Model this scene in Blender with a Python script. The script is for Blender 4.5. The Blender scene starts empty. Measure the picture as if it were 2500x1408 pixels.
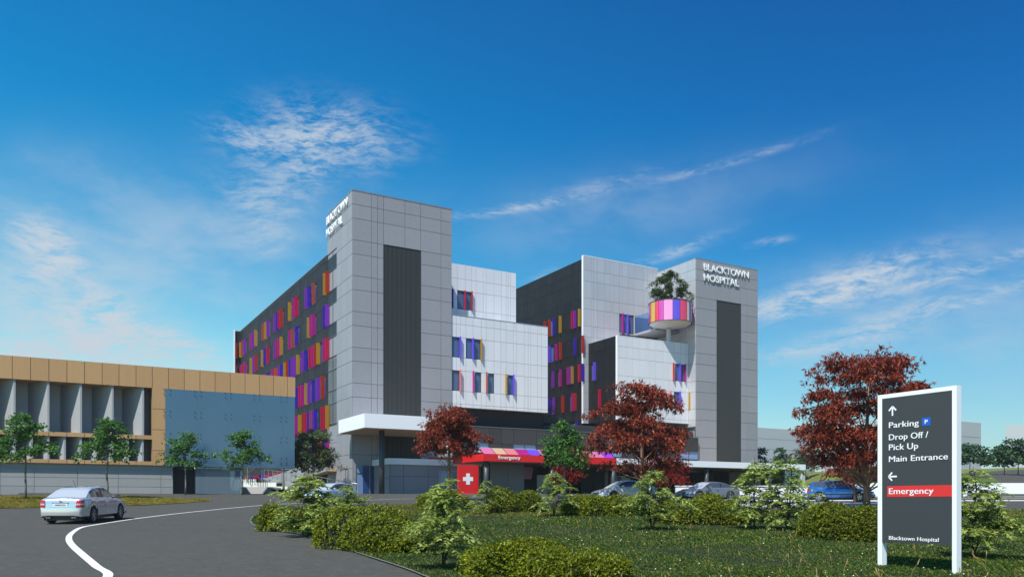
import bpy, bmesh, math, random
import numpy as np
from mathutils import Vector, Matrix
random.seed(7)
rng = np.random.default_rng(11)
SC = bpy.context.scene
COL = SC.collection
R = math.radians
# ------------------------------------------------------------------ camera
F = 1983.0            # focal length in pixels of a 2500 px wide frame
HOR = 1225.0          # row of the horizon
EYE = 1.3
cam_d = bpy.data.cameras.new('camera'); cam = bpy.data.objects.new('camera', cam_d); COL.objects.link(cam)
cam.location = (0, 0, EYE); cam.rotation_euler = (R(90), 0, 0)
cam_d.sensor_width = 36; cam_d.lens = 36*F/2500; cam_d.shift_y = (HOR-704)/2500
cam_d.clip_start = 0.1; cam_d.clip_end = 20000
SC.camera = cam
SC.view_settings.view_transform = 'Standard'; SC.view_settings.look = 'None'
SC.view_settings.gamma = 1.0; SC.view_settings.exposure = 0.25
# ------------------------------------------------------------------ sun
SUN_EL = 55.0
SUN_H = Vector((-0.471, -0.882)).normalized()          # horizontal direction towards the sun
se, ce = math.sin(R(SUN_EL)), math.cos(R(SUN_EL))
SUN_V = Vector((SUN_H.x*ce, SUN_H.y*ce, se))
sd = bpy.data.lights.new('sun', 'SUN'); sd.energy = 5.0; sd.angle = R(0.5); sd.color = (1.0, 0.955, 0.89)
so = bpy.data.objects.new('sun', sd); COL.objects.link(so)
so.rotation_euler = (-SUN_V).to_track_quat('-Z', 'Y').to_euler()
so.location = SUN_V*300

# ------------------------------------------------------------------ node helpers
class NT:
    def __init__(s, tree): s.t = tree; s.n = tree.nodes; s.l = tree.links
    def node(s, typ, **kw):
        n = s.n.new(typ)
        for k, v in kw.items(): setattr(n, k, v)
        return n
    def sock(s, inp, v):
        if isinstance(v, bpy.types.NodeSocket): s.l.new(v, inp)
        else: inp.default_value = v
    def m(s, op, a, b=None, c=None, clamp=False):
        n = s.node('ShaderNodeMath', operation=op); n.use_clamp = clamp
        s.sock(n.inputs[0], a)
        if b is not None: s.sock(n.inputs[1], b)
        if c is not None: s.sock(n.inputs[2], c)
        return n.outputs[0]
    def noise(s, vec, scale, detail=3, rough=.5, dist=0.0):
        n = s.node('ShaderNodeTexNoise'); s.sock(n.inputs['Scale'], scale)
        n.inputs['Detail'].default_value = detail; n.inputs['Roughness'].default_value = rough
        n.inputs['Distortion'].default_value = dist
        if vec is not None: s.l.new(vec, n.inputs['Vector'])
        return n.outputs['Fac']
    def ramp(s, fac, stops):
        n = s.node('ShaderNodeValToRGB'); s.l.new(fac, n.inputs[0]); e = n.color_ramp.elements
        while len(e) < len(stops): e.new(0.5)
        for k, (p, c) in enumerate(stops):
            e[k].position = p; e[k].color = (*c, 1) if len(c) == 3 else c
        return n.outputs[0]
    def mix(s, fac, a, b, mode='MIX'):
        n = s.node('ShaderNodeMix', data_type='RGBA', blend_type=mode)
        s.sock(n.inputs[0], fac)
        for i, v in ((6, a), (7, b)):
            if isinstance(v, (tuple, list)) and len(v) == 3: v = (*v, 1)
            s.sock(n.inputs[i], v)
        return n.outputs[2]
    def comb(s, x, y, z):
        n = s.node('ShaderNodeCombineXYZ')
        for i, v in enumerate((x, y, z)): s.sock(n.inputs[i], v)
        return n.outputs[0]
    def smooth(s, v, a, b):
        n = s.node('ShaderNodeMapRange', interpolation_type='SMOOTHSTEP'); s.sock(n.inputs[0], v)
        n.inputs[1].default_value = a; n.inputs[2].default_value = b
        return n.outputs[0]

# ------------------------------------------------------------------ sky
def az_el(px, py):
    x, z = (px-1250)/F, (HOR-py)/F
    return math.atan2(x, 1.0), math.atan2(z, math.hypot(1.0, x))
W = bpy.data.worlds.new('World'); SC.world = W; W.use_nodes = True
w = NT(W.node_tree); w.n.clear()
out = w.node('ShaderNodeOutputWorld'); bg = w.node('ShaderNodeBackground'); w.l.new(bg.outputs[0], out.inputs[0])
sky = w.node('ShaderNodeTexSky', sky_type='NISHITA'); sky.sun_disc = False
sky.sun_elevation = R(SUN_EL); sky.sun_rotation = math.atan2(SUN_H.x, SUN_H.y)
sky.air_density = 1.0; sky.dust_density = 0.6; sky.ozone_density = 3.0; sky.altitude = 0
tc = w.node('ShaderNodeTexCoord'); sep = w.node('ShaderNodeSeparateXYZ'); w.l.new(tc.outputs['Generated'], sep.inputs[0])
X_, Y_, Z_ = sep.outputs
AZ = w.m('ARCTAN2', X_, Y_)
EL = w.m('ARCTAN2', Z_, w.m('SQRT', w.m('ADD', w.m('MULTIPLY', X_, X_), w.m('MULTIPLY', Y_, Y_))))
# deep saturated blue overhead, paler and greener towards the horizon
tint = w.ramp(w.m('DIVIDE', w.m('MAXIMUM', EL, 0.0), R(40), clamp=True),
              [(0.0, (1.9, 1.75, 1.45)), (0.12, (1.7, 1.85, 1.5)), (0.22, (1.02, 1.8, 1.62)), (0.41, (.23, 1.32, 1.64)), (0.62, (.006, 1.08, 1.66)), (0.77, (.02, .95, 1.62)), (1.0, (.02, .8, 1.5))])
base = w.mix(1.0, sky.outputs[0], tint, 'MULTIPLY')
# the side away to the right is darker, the left brighter
side = w.smooth(AZ, R(-34), R(34))
base = w.mix(1.0, base, w.mix(side, (1.2, 1.28, 1.14, 1), (.55, .72, .86, 1)), 'MULTIPLY')
# cirrus: stretched, warped noise gathered in patches of the sky
P = w.comb(w.m('MULTIPLY', AZ, 1.0), w.m('MULTIPLY', EL, 1.0), 0.0)
wn = w.node('ShaderNodeTexNoise'); wn.inputs['Scale'].default_value = 7; wn.inputs['Detail'].default_value = 4; w.l.new(P, wn.inputs['Vector'])
vm = w.node('ShaderNodeVectorMath', operation='MULTIPLY_ADD'); w.l.new(wn.outputs['Color'], vm.inputs[0]); vm.inputs[1].default_value = (.055, .055, .055); w.l.new(P, vm.inputs[2])
PW = vm.outputs[0]
def fib(ang, sx, sy, scale, det, rough):
    mp = w.node('ShaderNodeMapping'); w.l.new(PW, mp.inputs[0]); mp.inputs['Rotation'].default_value = (0, 0, ang); mp.inputs['Scale'].default_value = (sx, sy, 1)
    return w.noise(mp.outputs[0], scale, det, rough)
n_fine = fib(R(-14), 1.0, 3.2, 26, 10, .72)
n_soft = fib(R(-20), 1.0, 2.2, 8, 6, .6)
n_rip = fib(R(12), 1.0, 4.5, 60, 4, .6)
def patch(px, py, rx, ry, ang, amp):
    a0, e0 = az_el(px, py)
    dx = w.m('SUBTRACT', AZ, a0); dy = w.m('SUBTRACT', EL, e0)
    c, s = math.cos(R(ang)), math.sin(R(ang))
    u = w.m('DIVIDE', w.m('ADD', w.m('MULTIPLY', dx, c), w.m('MULTIPLY', dy, s)), rx/F*.9)
    v = w.m('DIVIDE', w.m('SUBTRACT', w.m('MULTIPLY', dy, c), w.m('MULTIPLY', dx, s)), ry/F*.9)
    r2 = w.m('ADD', w.m('MULTIPLY', u, u), w.m('MULTIPLY', v, v))
    return w.m('MULTIPLY', w.m('EXPONENT', w.m('MULTIPLY', r2, -1.0)), amp)
def total(lst):
    acc = None
    for a in lst:
        q = patch(*a); acc = q if acc is None else w.m('ADD', acc, q)
    return acc
wisp = total([(800, 335, 150, 62, 0, .95), (615, 345, 90, 26, -4, .8), (735, 400, 60, 60, 0, .5), (640, 480, 90, 70, -10, .55),
              (640, 580, 60, 60, 0, .35), (125, 610, 42, 70, 55, 2.0), (75, 690, 70, 60, 60, .6), (215, 790, 60, 80, -50, 2.4), (285, 850, 80, 55, 0, 2.4), (430, 845, 95, 34, -12, 1.5),
              (60, 860, 150, 40, 0, 1.2), (1250, 510, 150, 10, 8, .55), (1430, 465, 160, 18, 12, .28), (1750, 405, 200, 9, 9, .38),
              (2080, 690, 160, 34, 12, 1.5), (1940, 740, 150, 24, 10, 1.0), (2320, 670, 180, 16, 12, .7), (2200, 775, 200, 28, 14, .62), (2420, 720, 110, 14, 12, .45), (1990, 850, 220, 22, 6, .45),
              (1640, 618, 110, 14, 16, .5), (1880, 590, 42, 9, 4, .5), (1340, 680, 80, 18, 18, .35)])
veil = total([(260, 680, 380, 130, 10, .42), (560, 540, 330, 80, 8, .20), (120, 450, 240, 80, 20, .20), (220, 840, 420, 100, 0, .6),
              (2250, 830, 420, 110, 0, .34), (1500, 520, 420, 90, 6, .16), (2200, 640, 400, 60, 8, .2)])
g1 = w.m('MULTIPLY', wisp, w.m('ADD', w.m('MULTIPLY', w.smooth(n_fine, .40, .68), 1.0), w.m('MULTIPLY', w.smooth(n_rip, .4, .75), .35)))
g2 = w.m('MULTIPLY', veil, w.m('ADD', .30, w.m('MULTIPLY', w.smooth(n_soft, .34, .72), .95)))
dens = w.m('ADD', g1, g2)
dens = w.m('MULTIPLY', w.m('SUBTRACT', 1.0, w.m('EXPONENT', w.m('MULTIPLY', dens, -1.5))), w.smooth(Y_, 0.0, .3))
cloudy = w.mix(dens, base, (6.6, 7.4, 8.2, 1))
w.l.new(cloudy, bg.inputs[0]); bg.inputs[1].default_value = 0.075

# ------------------------------------------------------------------ materials
MATS = {}
def pmat(name, col, rough=.6, metal=0.0, spec=.5, coat=0.0, noise=0.0, nscale=2.0, bump=0.0, bscale=60.0, trans=0.0, alpha=1.0):
    if name in MATS: return MATS[name]
    m = bpy.data.materials.new(name); m.use_nodes = True; MATS[name] = m
    t = NT(m.node_tree); b = t.n['Principled BSDF']
    b.inputs['Roughness'].default_value = rough; b.inputs['Metallic'].default_value = metal
    b.inputs['Specular IOR Level'].default_value = spec; b.inputs['Coat Weight'].default_value = coat
    b.inputs['Alpha'].default_value = alpha
    b.inputs['Transmission Weight'].default_value = trans
    b.inputs['Base Color'].default_value = (*col, 1)
    if noise:
        co = t.node('ShaderNodeTexCoord').outputs['Object']
        f = t.noise(co, nscale, 5, .6)
        c = t.mix(f, tuple(max(0, x*(1-noise)) for x in col), tuple(min(1, x*(1+noise)) for x in col))
        t.l.new(c, b.inputs['Base Color'])
        rr = t.m('ADD', t.m('MULTIPLY', f, .25), rough-.12, clamp=True); t.l.new(rr, b.inputs['Roughness'])
    if bump:
        co = t.node('ShaderNodeTexCoord').outputs['Object']
        f = t.noise(co, bscale, 3, .6); bn = t.node('ShaderNodeBump'); bn.inputs['Strength'].default_value = bump
        bn.inputs['Distance'].default_value = .02; t.l.new(f, bn.inputs['Height']); t.l.new(bn.outputs[0], b.inputs['Normal'])
    return m
def island_tint(t, lo, hi):
    g = t.node('ShaderNodeNewGeometry').outputs['Random Per Island']
    return t.mix(g, lo, hi)
def panel_mat(name, lo, hi, rough, metal=0.0, brick=0.0):
    """cladding panels: every panel (mesh island) has its own slight tone, weathering streaks run down it"""
    m = bpy.data.materials.new(name); m.use_nodes = True; MATS[name] = m
    t = NT(m.node_tree); b = t.n['Principled BSDF']
    co = t.node('ShaderNodeTexCoord').outputs['Object']
    c = island_tint(t, lo, hi)
    mp = t.node('ShaderNodeMapping'); t.l.new(co, mp.inputs[0]); mp.inputs['Scale'].default_value = (3.2, 3.2, .22)
    st = t.noise(mp.outputs[0], 1.0, 5, .65)
    c = t.mix(t.m('MULTIPLY', t.smooth(st, .45, .8), .16), c, tuple(x*.72 for x in lo))
    if brick:
        # fine stacked texture of the tower cladding
        mp2 = t.node('ShaderNodeMapping'); t.l.new(co, mp2.inputs[0]); mp2.inputs['Scale'].default_value = (1.2, 1.2, 7.0)
        f = t.noise(mp2.outputs[0], 3.2, 4, .75)
        c = t.mix(t.m('MULTIPLY', t.smooth(f, .42, .62), brick), c, tuple(x*.68 for x in lo))
    t.l.new(c, b.inputs['Base Color'])
    b.inputs['Roughness'].default_value = rough; b.inputs['Metallic'].default_value = metal; b.inputs['Specular IOR Level'].default_value = .25 if lo[0] < .06 else .5
    rn = t.noise(co, .35, 3, .5); t.l.new(t.m('ADD', t.m('MULTIPLY', rn, .25), rough-.12), b.inputs['Roughness'])
    return m
panel_mat('tower_cladding', (.29, .29, .31), (.32, .32, .345), .55, 0, .35)
panel_mat('white_cladding', (.66, .67, .70), (.71, .72, .75), .42)
panel_mat('silver_cladding', (.52, .52, .54), (.58, .58, .60), .36, .25, .10)
panel_mat('dark_cladding', (.020, .020, .025), (.030, .030, .036), .65)
panel_mat('black_cladding', (.014, .014, .016), (.020, .020, .022), .6)
panel_mat('podium_cladding', (.040, .043, .046), (.050, .053, .057), .6)
panel_mat('stone_cladding', (.27, .26, .28), (.31, .30, .32), .6, 0, .12)
panel_mat('concrete_panel', (.31, .315, .305), (.35, .35, .34), .75)
def wood_mat():
    m = bpy.data.materials.new('timber_cladding'); m.use_nodes = True; MATS['timber_cladding'] = m
    t = NT(m.node_tree); b = t.n['Principled BSDF']
    co = t.node('ShaderNodeTexCoord').outputs['Object']
    c = island_tint(t, (.50, .285, .12), (.56, .33, .145))
    mp = t.node('ShaderNodeMapping'); t.l.new(co, mp.inputs[0]); mp.inputs['Scale'].default_value = (6, 6, .5)
    f = t.noise(mp.outputs[0], 1.6, 6, .65, .4)
    c = t.mix(t.m('MULTIPLY', t.smooth(f, .35, .75), .35), c, (.41, .24, .105))
    t.l.new(c, b.inputs['Base Color']); b.inputs['Roughness'].default_value = .5
    return m
wood_mat()
pmat('joint', (.10, .10, .10), .8); pmat('light_joint', (.27, .27, .27), .7); pmat('dark_joint', (.006, .006, .007), .8)
pmat('white_paint', (.86, .87, .87), .45, noise=.02, nscale=.6)
pmat('fascia_white', (.88, .88, .88), .38, noise=.015, nscale=.4)
pmat('soffit', (.55, .39, .23), .7, noise=.08)
pmat('red_paint', (.70, .012, .012), .35, noise=.04, nscale=.5)
pmat('louvre', (.050, .053, .052), .5, noise=.1); pmat('louvre_back', (.020, .022, .026), .5)
pmat('column_steel', (.060, .064, .068), .45, .2, noise=.1)
pmat('window_glass', (.075, .115, .23), .06, 0, .9, noise=.15, nscale=.8)
pmat('door_glass', (.025, .065, .20), .06, 0, .9)
pmat('pale_glass', (.18, .28, .50), .08, 0, .8)
pmat('window_frame', (.05, .05, .055), .4)
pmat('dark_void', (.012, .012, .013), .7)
pmat('concrete', (.33, .33, .34), .75, noise=.12, nscale=1.5, bump=.2)
pmat('light_concrete', (.52, .52, .53), .7, noise=.08, nscale=1.2)
pmat('galv', (.45, .46, .47), .35, .7)
pmat('fin_grey', (.34, .35, .355), .6, noise=.04, nscale=.6)
pmat('recess_wall', (.52, .53, .54), .6, noise=.05, nscale=.7)
pmat('letter_white', (.88, .88, .88), .3)
def glass_fin(name, col):
    m = bpy.data.materials.new(name); m.use_nodes = True; MATS[name] = m
    t = NT(m.node_tree); b = t.n['Principled BSDF']
    b.inputs['Base Color'].default_value = (*col, 1); b.inputs['Roughness'].default_value = .12
    tl = t.node('ShaderNodeBsdfTranslucent'); tl.inputs[0].default_value = (*col, 1)
    tr = t.node('ShaderNodeBsdfTransparent'); tr.inputs[0].default_value = (*[min(1, x*.8+.2) for x in col], 1)
    a = t.node('ShaderNodeMixShader'); a.inputs[0].default_value = .35; t.l.new(b.outputs[0], a.inputs[1]); t.l.new(tl.outputs[0], a.inputs[2])
    c = t.node('ShaderNodeMixShader'); c.inputs[0].default_value = .22; t.l.new(a.outputs[0], c.inputs[1]); t.l.new(tr.outputs[0], c.inputs[2])
    t.l.new(c.outputs[0], t.n['Material Output'].inputs[0])
FINC = {'y': ('yellow', (.62, .38, .03)), 'r': ('red', (.62, .055, .03)), 'c': ('crimson', (.72, .02, .09)), 'm': ('magenta', (.62, .03, .36)),
        'p': ('purple', (.36, .05, .60)), 'b': ('blue', (.09, .04, .58)), 'o': ('orange', (.75, .13, .03)), 'v': ('violet', (.26, .13, .95)), 'k': ('pink', (.85, .28, .55)), 'n': ('brick red', (.55, .13, .08)),
        'a': ('peach', (.85, .60, .38)), 's': ('salmon', (.90, .33, .36)), 'f': ('fuchsia', (.50, .05, .85))}
for k, (nm, c) in FINC.items():
    glass_fin('fin_'+k, c)
    pmat('drum_'+k, tuple(min(.9, x*.98+.035) for x in c), .18, 0, .7, .5)

# ------------------------------------------------------------------ mesh helpers
class MB:
    def __init__(s): s.v = []; s.f = []; s.mi = []; s.mats = []; s.sm = []
    def mid(s, m):
        if m not in s.mats: s.mats.append(m)
        return s.mats.index(m)
    def face(s, pts, m, smooth=False):
        b = len(s.v); s.v += [tuple(p) for p in pts]; s.f.append(tuple(range(b, b+len(pts)))); s.mi.append(s.mid(m)); s.sm.append(smooth)
    def box(s, x0, x1, y0, y1, z0, z1, m):
        b = len(s.v); k = s.mid(m)
        s.v += [(x0, y0, z0), (x1, y0, z0), (x1, y1, z0), (x0, y1, z0), (x0, y0, z1), (x1, y0, z1), (x1, y1, z1), (x0, y1, z1)]
        for q in ((0, 3, 2, 1), (4, 5, 6, 7), (0, 1, 5, 4), (1, 2, 6, 5), (2, 3, 7, 6), (3, 0, 4, 7)):
            s.f.append(tuple(b+i for i in q)); s.mi.append(k); s.sm.append(False)
    def prism(s, poly, z0, z1, m, side=None):
        n = len(poly); b = len(s.v); k = s.mid(m); ks = s.mid(side) if side else k
        s.v += [(p[0], p[1], z0) for p in poly]+[(p[0], p[1], z1) for p in poly]
        s.f.append(tuple(b+i for i in range(n))[::-1]); s.f.append(tuple(b+n+i for i in range(n)))
        s.mi += [k, k]; s.sm += [False, False]
        for i in range(n):
            j = (i+1) % n; s.f.append((b+i, b+j, b+n+j, b+n+i)); s.mi.append(ks); s.sm.append(False)
    def tube(s, pts, rad, m, n=8, cap=True):
        pts = [Vector(p) for p in pts]; b = len(s.v); k = s.mid(m)
        rad = rad if isinstance(rad, (list, tuple)) else [rad]*len(pts)
        for i, p in enumerate(pts):
            d = (pts[min(i+1, len(pts)-1)]-pts[max(i-1, 0)]).normalized()
            a = d.orthogonal().normalized() if i == 0 or True else a
            ref = Vector((1, 0, 0)) if abs(d.x) < .8 else Vector((0, 1, 0))
            a = d.cross(ref).normalized(); c = d.cross(a)
            for q in range(n):
                th = 2*math.pi*q/n; s.v.append(tuple(p+(a*math.cos(th)+c*math.sin(th))*rad[i]))
        for i in range(len(pts)-1):
            for q in range(n):
                r = (q+1) % n; s.f.append((b+i*n+q, b+i*n+r, b+(i+1)*n+r, b+(i+1)*n+q)); s.mi.append(k); s.sm.append(True)
        if cap:
            s.f.append(tuple(b+q for q in range(n))[::-1]); s.f.append(tuple(b+(len(pts)-1)*n+q for q in range(n))); s.mi += [k, k]; s.sm += [False, False]
    def cyl(s, x, y, z0, z1, r, m, n=20): s.tube([(x, y, z0), (x, y, z1)], r, m, n)
    def build(s, name, parent=None, loc=None, bevel=0):
        me = bpy.data.meshes.new(name); me.from_pydata(s.v, [], s.f)
        for m in s.mats: me.materials.append(MATS[m])
        me.polygons.foreach_set('material_index', s.mi); me.polygons.foreach_set('use_smooth', s.sm)
        me.update(); o = bpy.data.objects.new(name, me); COL.objects.link(o)
        if loc: o.location = loc
        if parent: o.parent = parent
        if bevel:
            b = o.modifiers.new('bevel', 'BEVEL'); b.width = bevel; b.segments = 2; b.limit_method = 'ANGLE'
        return o
def npmesh(name, V, Fq, mats, parent=None, nper=None, smooth=False, mi=None):
    """V (n,3), Fq (m,k) index array"""
    me = bpy.data.meshes.new(name); k = Fq.shape[1]
    me.vertices.add(len(V)); me.vertices.foreach_set('co', np.asarray(V, np.float32).ravel())
    me.loops.add(Fq.size); me.loops.foreach_set('vertex_index', Fq.astype(np.int32).ravel())
    me.polygons.add(len(Fq)); me.polygons.foreach_set('loop_start', np.arange(0, Fq.size, k, dtype=np.int32))
    me.polygons.foreach_set('loop_total', np.full(len(Fq), k, np.int32))
    for m in mats: me.materials.append(MATS[m])
    if mi is not None: me.polygons.foreach_set('material_index', np.asarray(mi, np.int32))
    if smooth: me.polygons.foreach_set('use_smooth', np.ones(len(Fq), bool))
    me.update(calc_edges=True)
    o = bpy.data.objects.new(name, me); COL.objects.link(o)
    if parent: o.parent = parent
    return o
def tag(o, label=None, cat=None, group=None, kind=None):
    if label: o['label'] = label
    if cat: o['category'] = cat
    if group: o['group'] = group
    if kind: o['kind'] = kind
    return o
def thing(name, label, cat, loc=(0, 0, 0), rz=0.0, group=None):
    o = bpy.data.objects.new(name, None); COL.objects.link(o); o.location = loc; o.rotation_euler = (0, 0, rz)
    o.empty_display_size = .3
    return tag(o, label, cat, group)
def copy_tree(o, parent=None):
    c = o.copy(); COL.objects.link(c); c.parent = parent
    for ch in list(o.children): copy_tree(ch, c)
    return c
def text_obj(body, name, parent, mat, origin, xdir, updir, width=None, cap=1.0, depth=.03, bold=0.0, spacing=1.0, heavy=0.0):
    """real lettering: origin = left end of the baseline, in the parent's space"""
    cu = bpy.data.curves.new(name, 'FONT'); cu.body = body; cu.size = 1; cu.extrude = 0.5; cu.offset = bold; cu.resolution_u = 4; cu.space_character = spacing
    o = bpy.data.objects.new('tmp', cu); COL.objects.link(o)
    dg = bpy.context.evaluated_depsgraph_get(); me = bpy.data.meshes.new_from_object(o.evaluated_get(dg))
    bpy.data.objects.remove(o)
    co = np.zeros(len(me.vertices)*3, np.float32); me.vertices.foreach_get('co', co); co = co.reshape(-1, 3)
    x0, x1 = co[:, 0].min(), co[:, 0].max(); capu = 0.729
    sx = (width/(x1-x0)) if width else cap/capu; sz = cap/capu
    xd = Vector(xdir).normalized(); up = Vector(updir).normalized(); nd = xd.cross(up)
    out_ = np.array(origin)[None, :]+((co[:, 0]-x0)*sx)[:, None]*np.array(xd)+(co[:, 1]*sz)[:, None]*np.array(up)+((co[:, 2]+.5)*depth)[:, None]*np.array(nd)
    me.vertices.foreach_set('co', out_.astype(np.float32).ravel()); me.update()
    if heavy:                                  # heavier strokes: the outline laid twice, a hair apart
        bm = bmesh.new(); bm.from_mesh(me); m2 = me.copy(); sh = (out_+np.array(xd)[None, :]*heavy*sx+np.array(nd)[None, :]*.0005).astype(np.float32); m2.vertices.foreach_set('co', sh.ravel())
        bm.from_mesh(m2); bm.to_mesh(me); bm.free(); bpy.data.meshes.remove(m2)
    me.materials.clear(); me.materials.append(MATS[mat]); me.name = name
    ob = bpy.data.objects.new(name, me); COL.objects.link(ob)
    if parent: ob.parent = parent
    return ob

# ------------------------------------------------------------------ the ground's height, by distance
GY = [-60, 14, 24, 33, 45, 56, 64, 74, 90, 20000]
GZ = [0.0, 0.0, .22, .48, .92, 1.30, 1.60, 2.06, 2.13, 2.13]
def g(Y): return float(np.interp(Y, GY, GZ))
def gpx(px, py):
    """the point of the ground seen at photo pixel (px,py)"""
    lo, hi = 6.0, 400.0
    fn = lambda Y: HOR+(EYE-g(Y))*F/Y-py
    Ys = np.linspace(5, 110, 2200); vals = np.array([fn(y) for y in Ys])
    i = np.argmax(vals <= 0) if (vals <= 0).any() else len(Ys)-1
    Y = Ys[i]; return ((px-1250)/F*Y, Y)
def gp3(px, py, dz=0.0):
    x, y = gpx(px, py); return (x, y, g(y)+dz)
TH = math.atan(1983*0+(1/1.7399))
U = Vector((math.cos(TH), math.sin(TH))); V2 = Vector((-math.sin(TH), math.cos(TH)))
# ------------------------------------------------------------------ setting materials
def asphalt():
    m = bpy.data.materials.new('asphalt'); m.use_nodes = True; MATS['asphalt'] = m
    t = NT(m.node_tree); b = t.n['Principled BSDF']; co = t.node('ShaderNodeTexCoord').outputs['Object']
    n1 = t.noise(co, .35, 5, .6); n2 = t.noise(co, 38, 3, .7); n3 = t.noise(co, 2.2, 4, .6)
    c = t.mix(n1, (.048, .045, .034), (.062, .058, .045))
    c = t.mix(t.m('MULTIPLY', t.smooth(n2, .52, .72), .45), c, (.135, .130, .112))
    c = t.mix(t.m('MULTIPLY', t.smooth(n3, .55, .75), .25), c, (.046, .044, .038))
    mp = t.node('ShaderNodeMapping'); t.l.new(co, mp.inputs[0]); mp.inputs['Scale'].default_value = (.25, 1.0, 1); mp.inputs['Rotation'].default_value = (0, 0, .3)
    n4 = t.noise(mp.outputs[0], .5, 6, .7, .6); c = t.mix(t.m('MULTIPLY', t.smooth(n4, .5, .62), .30), c, (.040, .038, .032))
    n5 = t.noise(co, 3.2, 8, .9); c = t.mix(t.m('MULTIPLY', t.smooth(n5, .46, .60), .75), c, (.092, .087, .069))
    n6 = t.noise(co, 8, 6, .9); c = t.mix(t.m('MULTIPLY', t.smooth(n6, .48, .62), .7), c, (.032, .030, .026))
    t.l.new(c, b.inputs['Base Color']); b.inputs['Roughness'].default_value = .85
    bn = t.node('ShaderNodeBump'); bn.inputs['Strength'].default_value = .5; bn.inputs['Distance'].default_value = .012
    t.l.new(n2, bn.inputs['Height']); t.l.new(bn.outputs[0], b.inputs['Normal'])
def turf(name, a, b_, c_, sc=1.0):
    m = bpy.data.materials.new(name); m.use_nodes = True; MATS[name] = m
    t = NT(m.node_tree); b = t.n['Principled BSDF']; co = t.node('ShaderNodeTexCoord').outputs['Object']
    n1 = t.noise(co, .35*sc, 5, .65); n2 = t.noise(co, 9*sc, 4, .75); n3 = t.noise(co, .09*sc, 3, .5)
    c = t.mix(t.smooth(n1, .3, .7), a, b_); c = t.mix(t.m('MULTIPLY', t.smooth(n2, .45, .75), .6), c, c_)
    c = t.mix(t.m('MULTIPLY', n3, .4), c, a)
    t.l.new(c, b.inputs['Base Color']); b.inputs['Roughness'].default_value = .9; b.inputs['Specular IOR Level'].default_value = .2
    bn = t.node('ShaderNodeBump'); bn.inputs['Strength'].default_value = .8; bn.inputs['Distance'].default_value = .06
    t.l.new(n2, bn.inputs['Height']); t.l.new(bn.outputs[0], b.inputs['Normal'])
asphalt()
turf('soil_turf', (.012, .022, .008), (.034, .036, .010), (.08, .055, .018))
turf('dry_turf', (.10, .095, .020), (.16, .13, .03), (.20, .12, .03))
turf('bank_turf', (.055, .105, .020), (.10, .16, .030), (.17, .18, .05), .6)
turf('bank_dry', (.12, .15, .035), (.17, .19, .05), (.24, .22, .08), .6)
turf('field', (.10, .13, .07), (.16, .18, .09), (.20, .19, .10), .16)
turf('forest_far', (.02, .045, .03), (.035, .06, .04), (.05, .07, .045), .12)
pmat('road_paint', (.74, .74, .72), .6, noise=.22, nscale=9)
pmat('edge_stone', (.20, .205, .18), .8, noise=.15, nscale=4)
def sheet(name, poly, dz, mat, label=None, kind='structure', cuts=None):
    """flat polygon laid on the sloping ground (ground height depends on Y only, so cut along the breakpoints)"""
    bm = bmesh.new(); vs = [bm.verts.new((x, y, 0)) for x, y in poly]; bm.faces.new(vs)
    for yb in [y for y in GY if -50 < y < 1000]:
        bmesh.ops.bisect_plane(bm, geom=bm.verts[:]+bm.edges[:]+bm.faces[:], plane_co=(0, yb, 0), plane_no=(0, 1, 0))
    bmesh.ops.triangulate(bm, faces=bm.faces[:])
    for v in bm.verts: v.co.z = g(v.co.y)+dz
    bmesh.ops.recalc_face_normals(bm, faces=bm.faces[:])
    for f in bm.faces:
        if f.normal.z < 0: f.normal_flip()
    me = bpy.data.meshes.new(name); bm.to_mesh(me); bm.free(); me.materials.append(MATS[mat])
    o = bpy.data.objects.new(name, me); COL.objects.link(o); return tag(o, label, None, None, kind)
def smooth_poly(pts, n=6, closed=True):
    P = [np.array(p, float) for p in pts]; out = []; N = len(P)
    rngi = range(N) if closed else range(N-1)
    for i in rngi:
        p0, p1, p2, p3 = (P[(i-1) % N], P[i], P[(i+1) % N], P[(i+2) % N]) if closed else (P[max(i-1, 0)], P[i], P[i+1], P[min(i+2, N-1)])
        for k in range(n):
            t = k/n; out.append(tuple(.5*((2*p1)+(-p0+p2)*t+(2*p0-5*p1+4*p2-p3)*t*t+(-p0+3*p1-3*p2+p3)*t**3)))
    if not closed: out.append(tuple(P[-1]))
    return out
def strip(name, line, wid, dz, mat, kind='structure'):
    pts = [np.array(p, float) for p in line]; L = []; Rr = []
    for i, p in enumerate(pts):
        d = pts[min(i+1, len(pts)-1)]-pts[max(i-1, 0)]; d /= np.linalg.norm(d); n_ = np.array((-d[1], d[0])); ww = wid[i] if isinstance(wid, list) else wid
        L.append(tuple(p+n_*ww/2)); Rr.append(tuple(p-n_*ww/2))
    # subdivided quads that follow the slope
    V = []; Fq = []
    for a, b in zip(L, Rr): V += [(a[0], a[1], g(a[1])+dz), (b[0], b[1], g(b[1])+dz)]
    for i in range(len(pts)-1): Fq.append((2*i, 2*i+1, 2*i+3, 2*i+2))
    me = bpy.data.meshes.new(name); me.from_pydata(V, [], Fq); me.materials.append(MATS[mat]); me.update()
    o = bpy.data.objects.new(name, me); COL.objects.link(o); return tag(o, None, None, None, kind)
def dens(pts, step=1.0):
    out = []
    for a, b in zip(pts[:-1], pts[1:]):
        d = math.dist(a, b); k = max(1, int(d/step))
        for i in range(k): out.append((a[0]+(b[0]-a[0])*i/k, a[1]+(b[1]-a[1])*i/k))
    out.append(pts[-1]); return out
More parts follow.
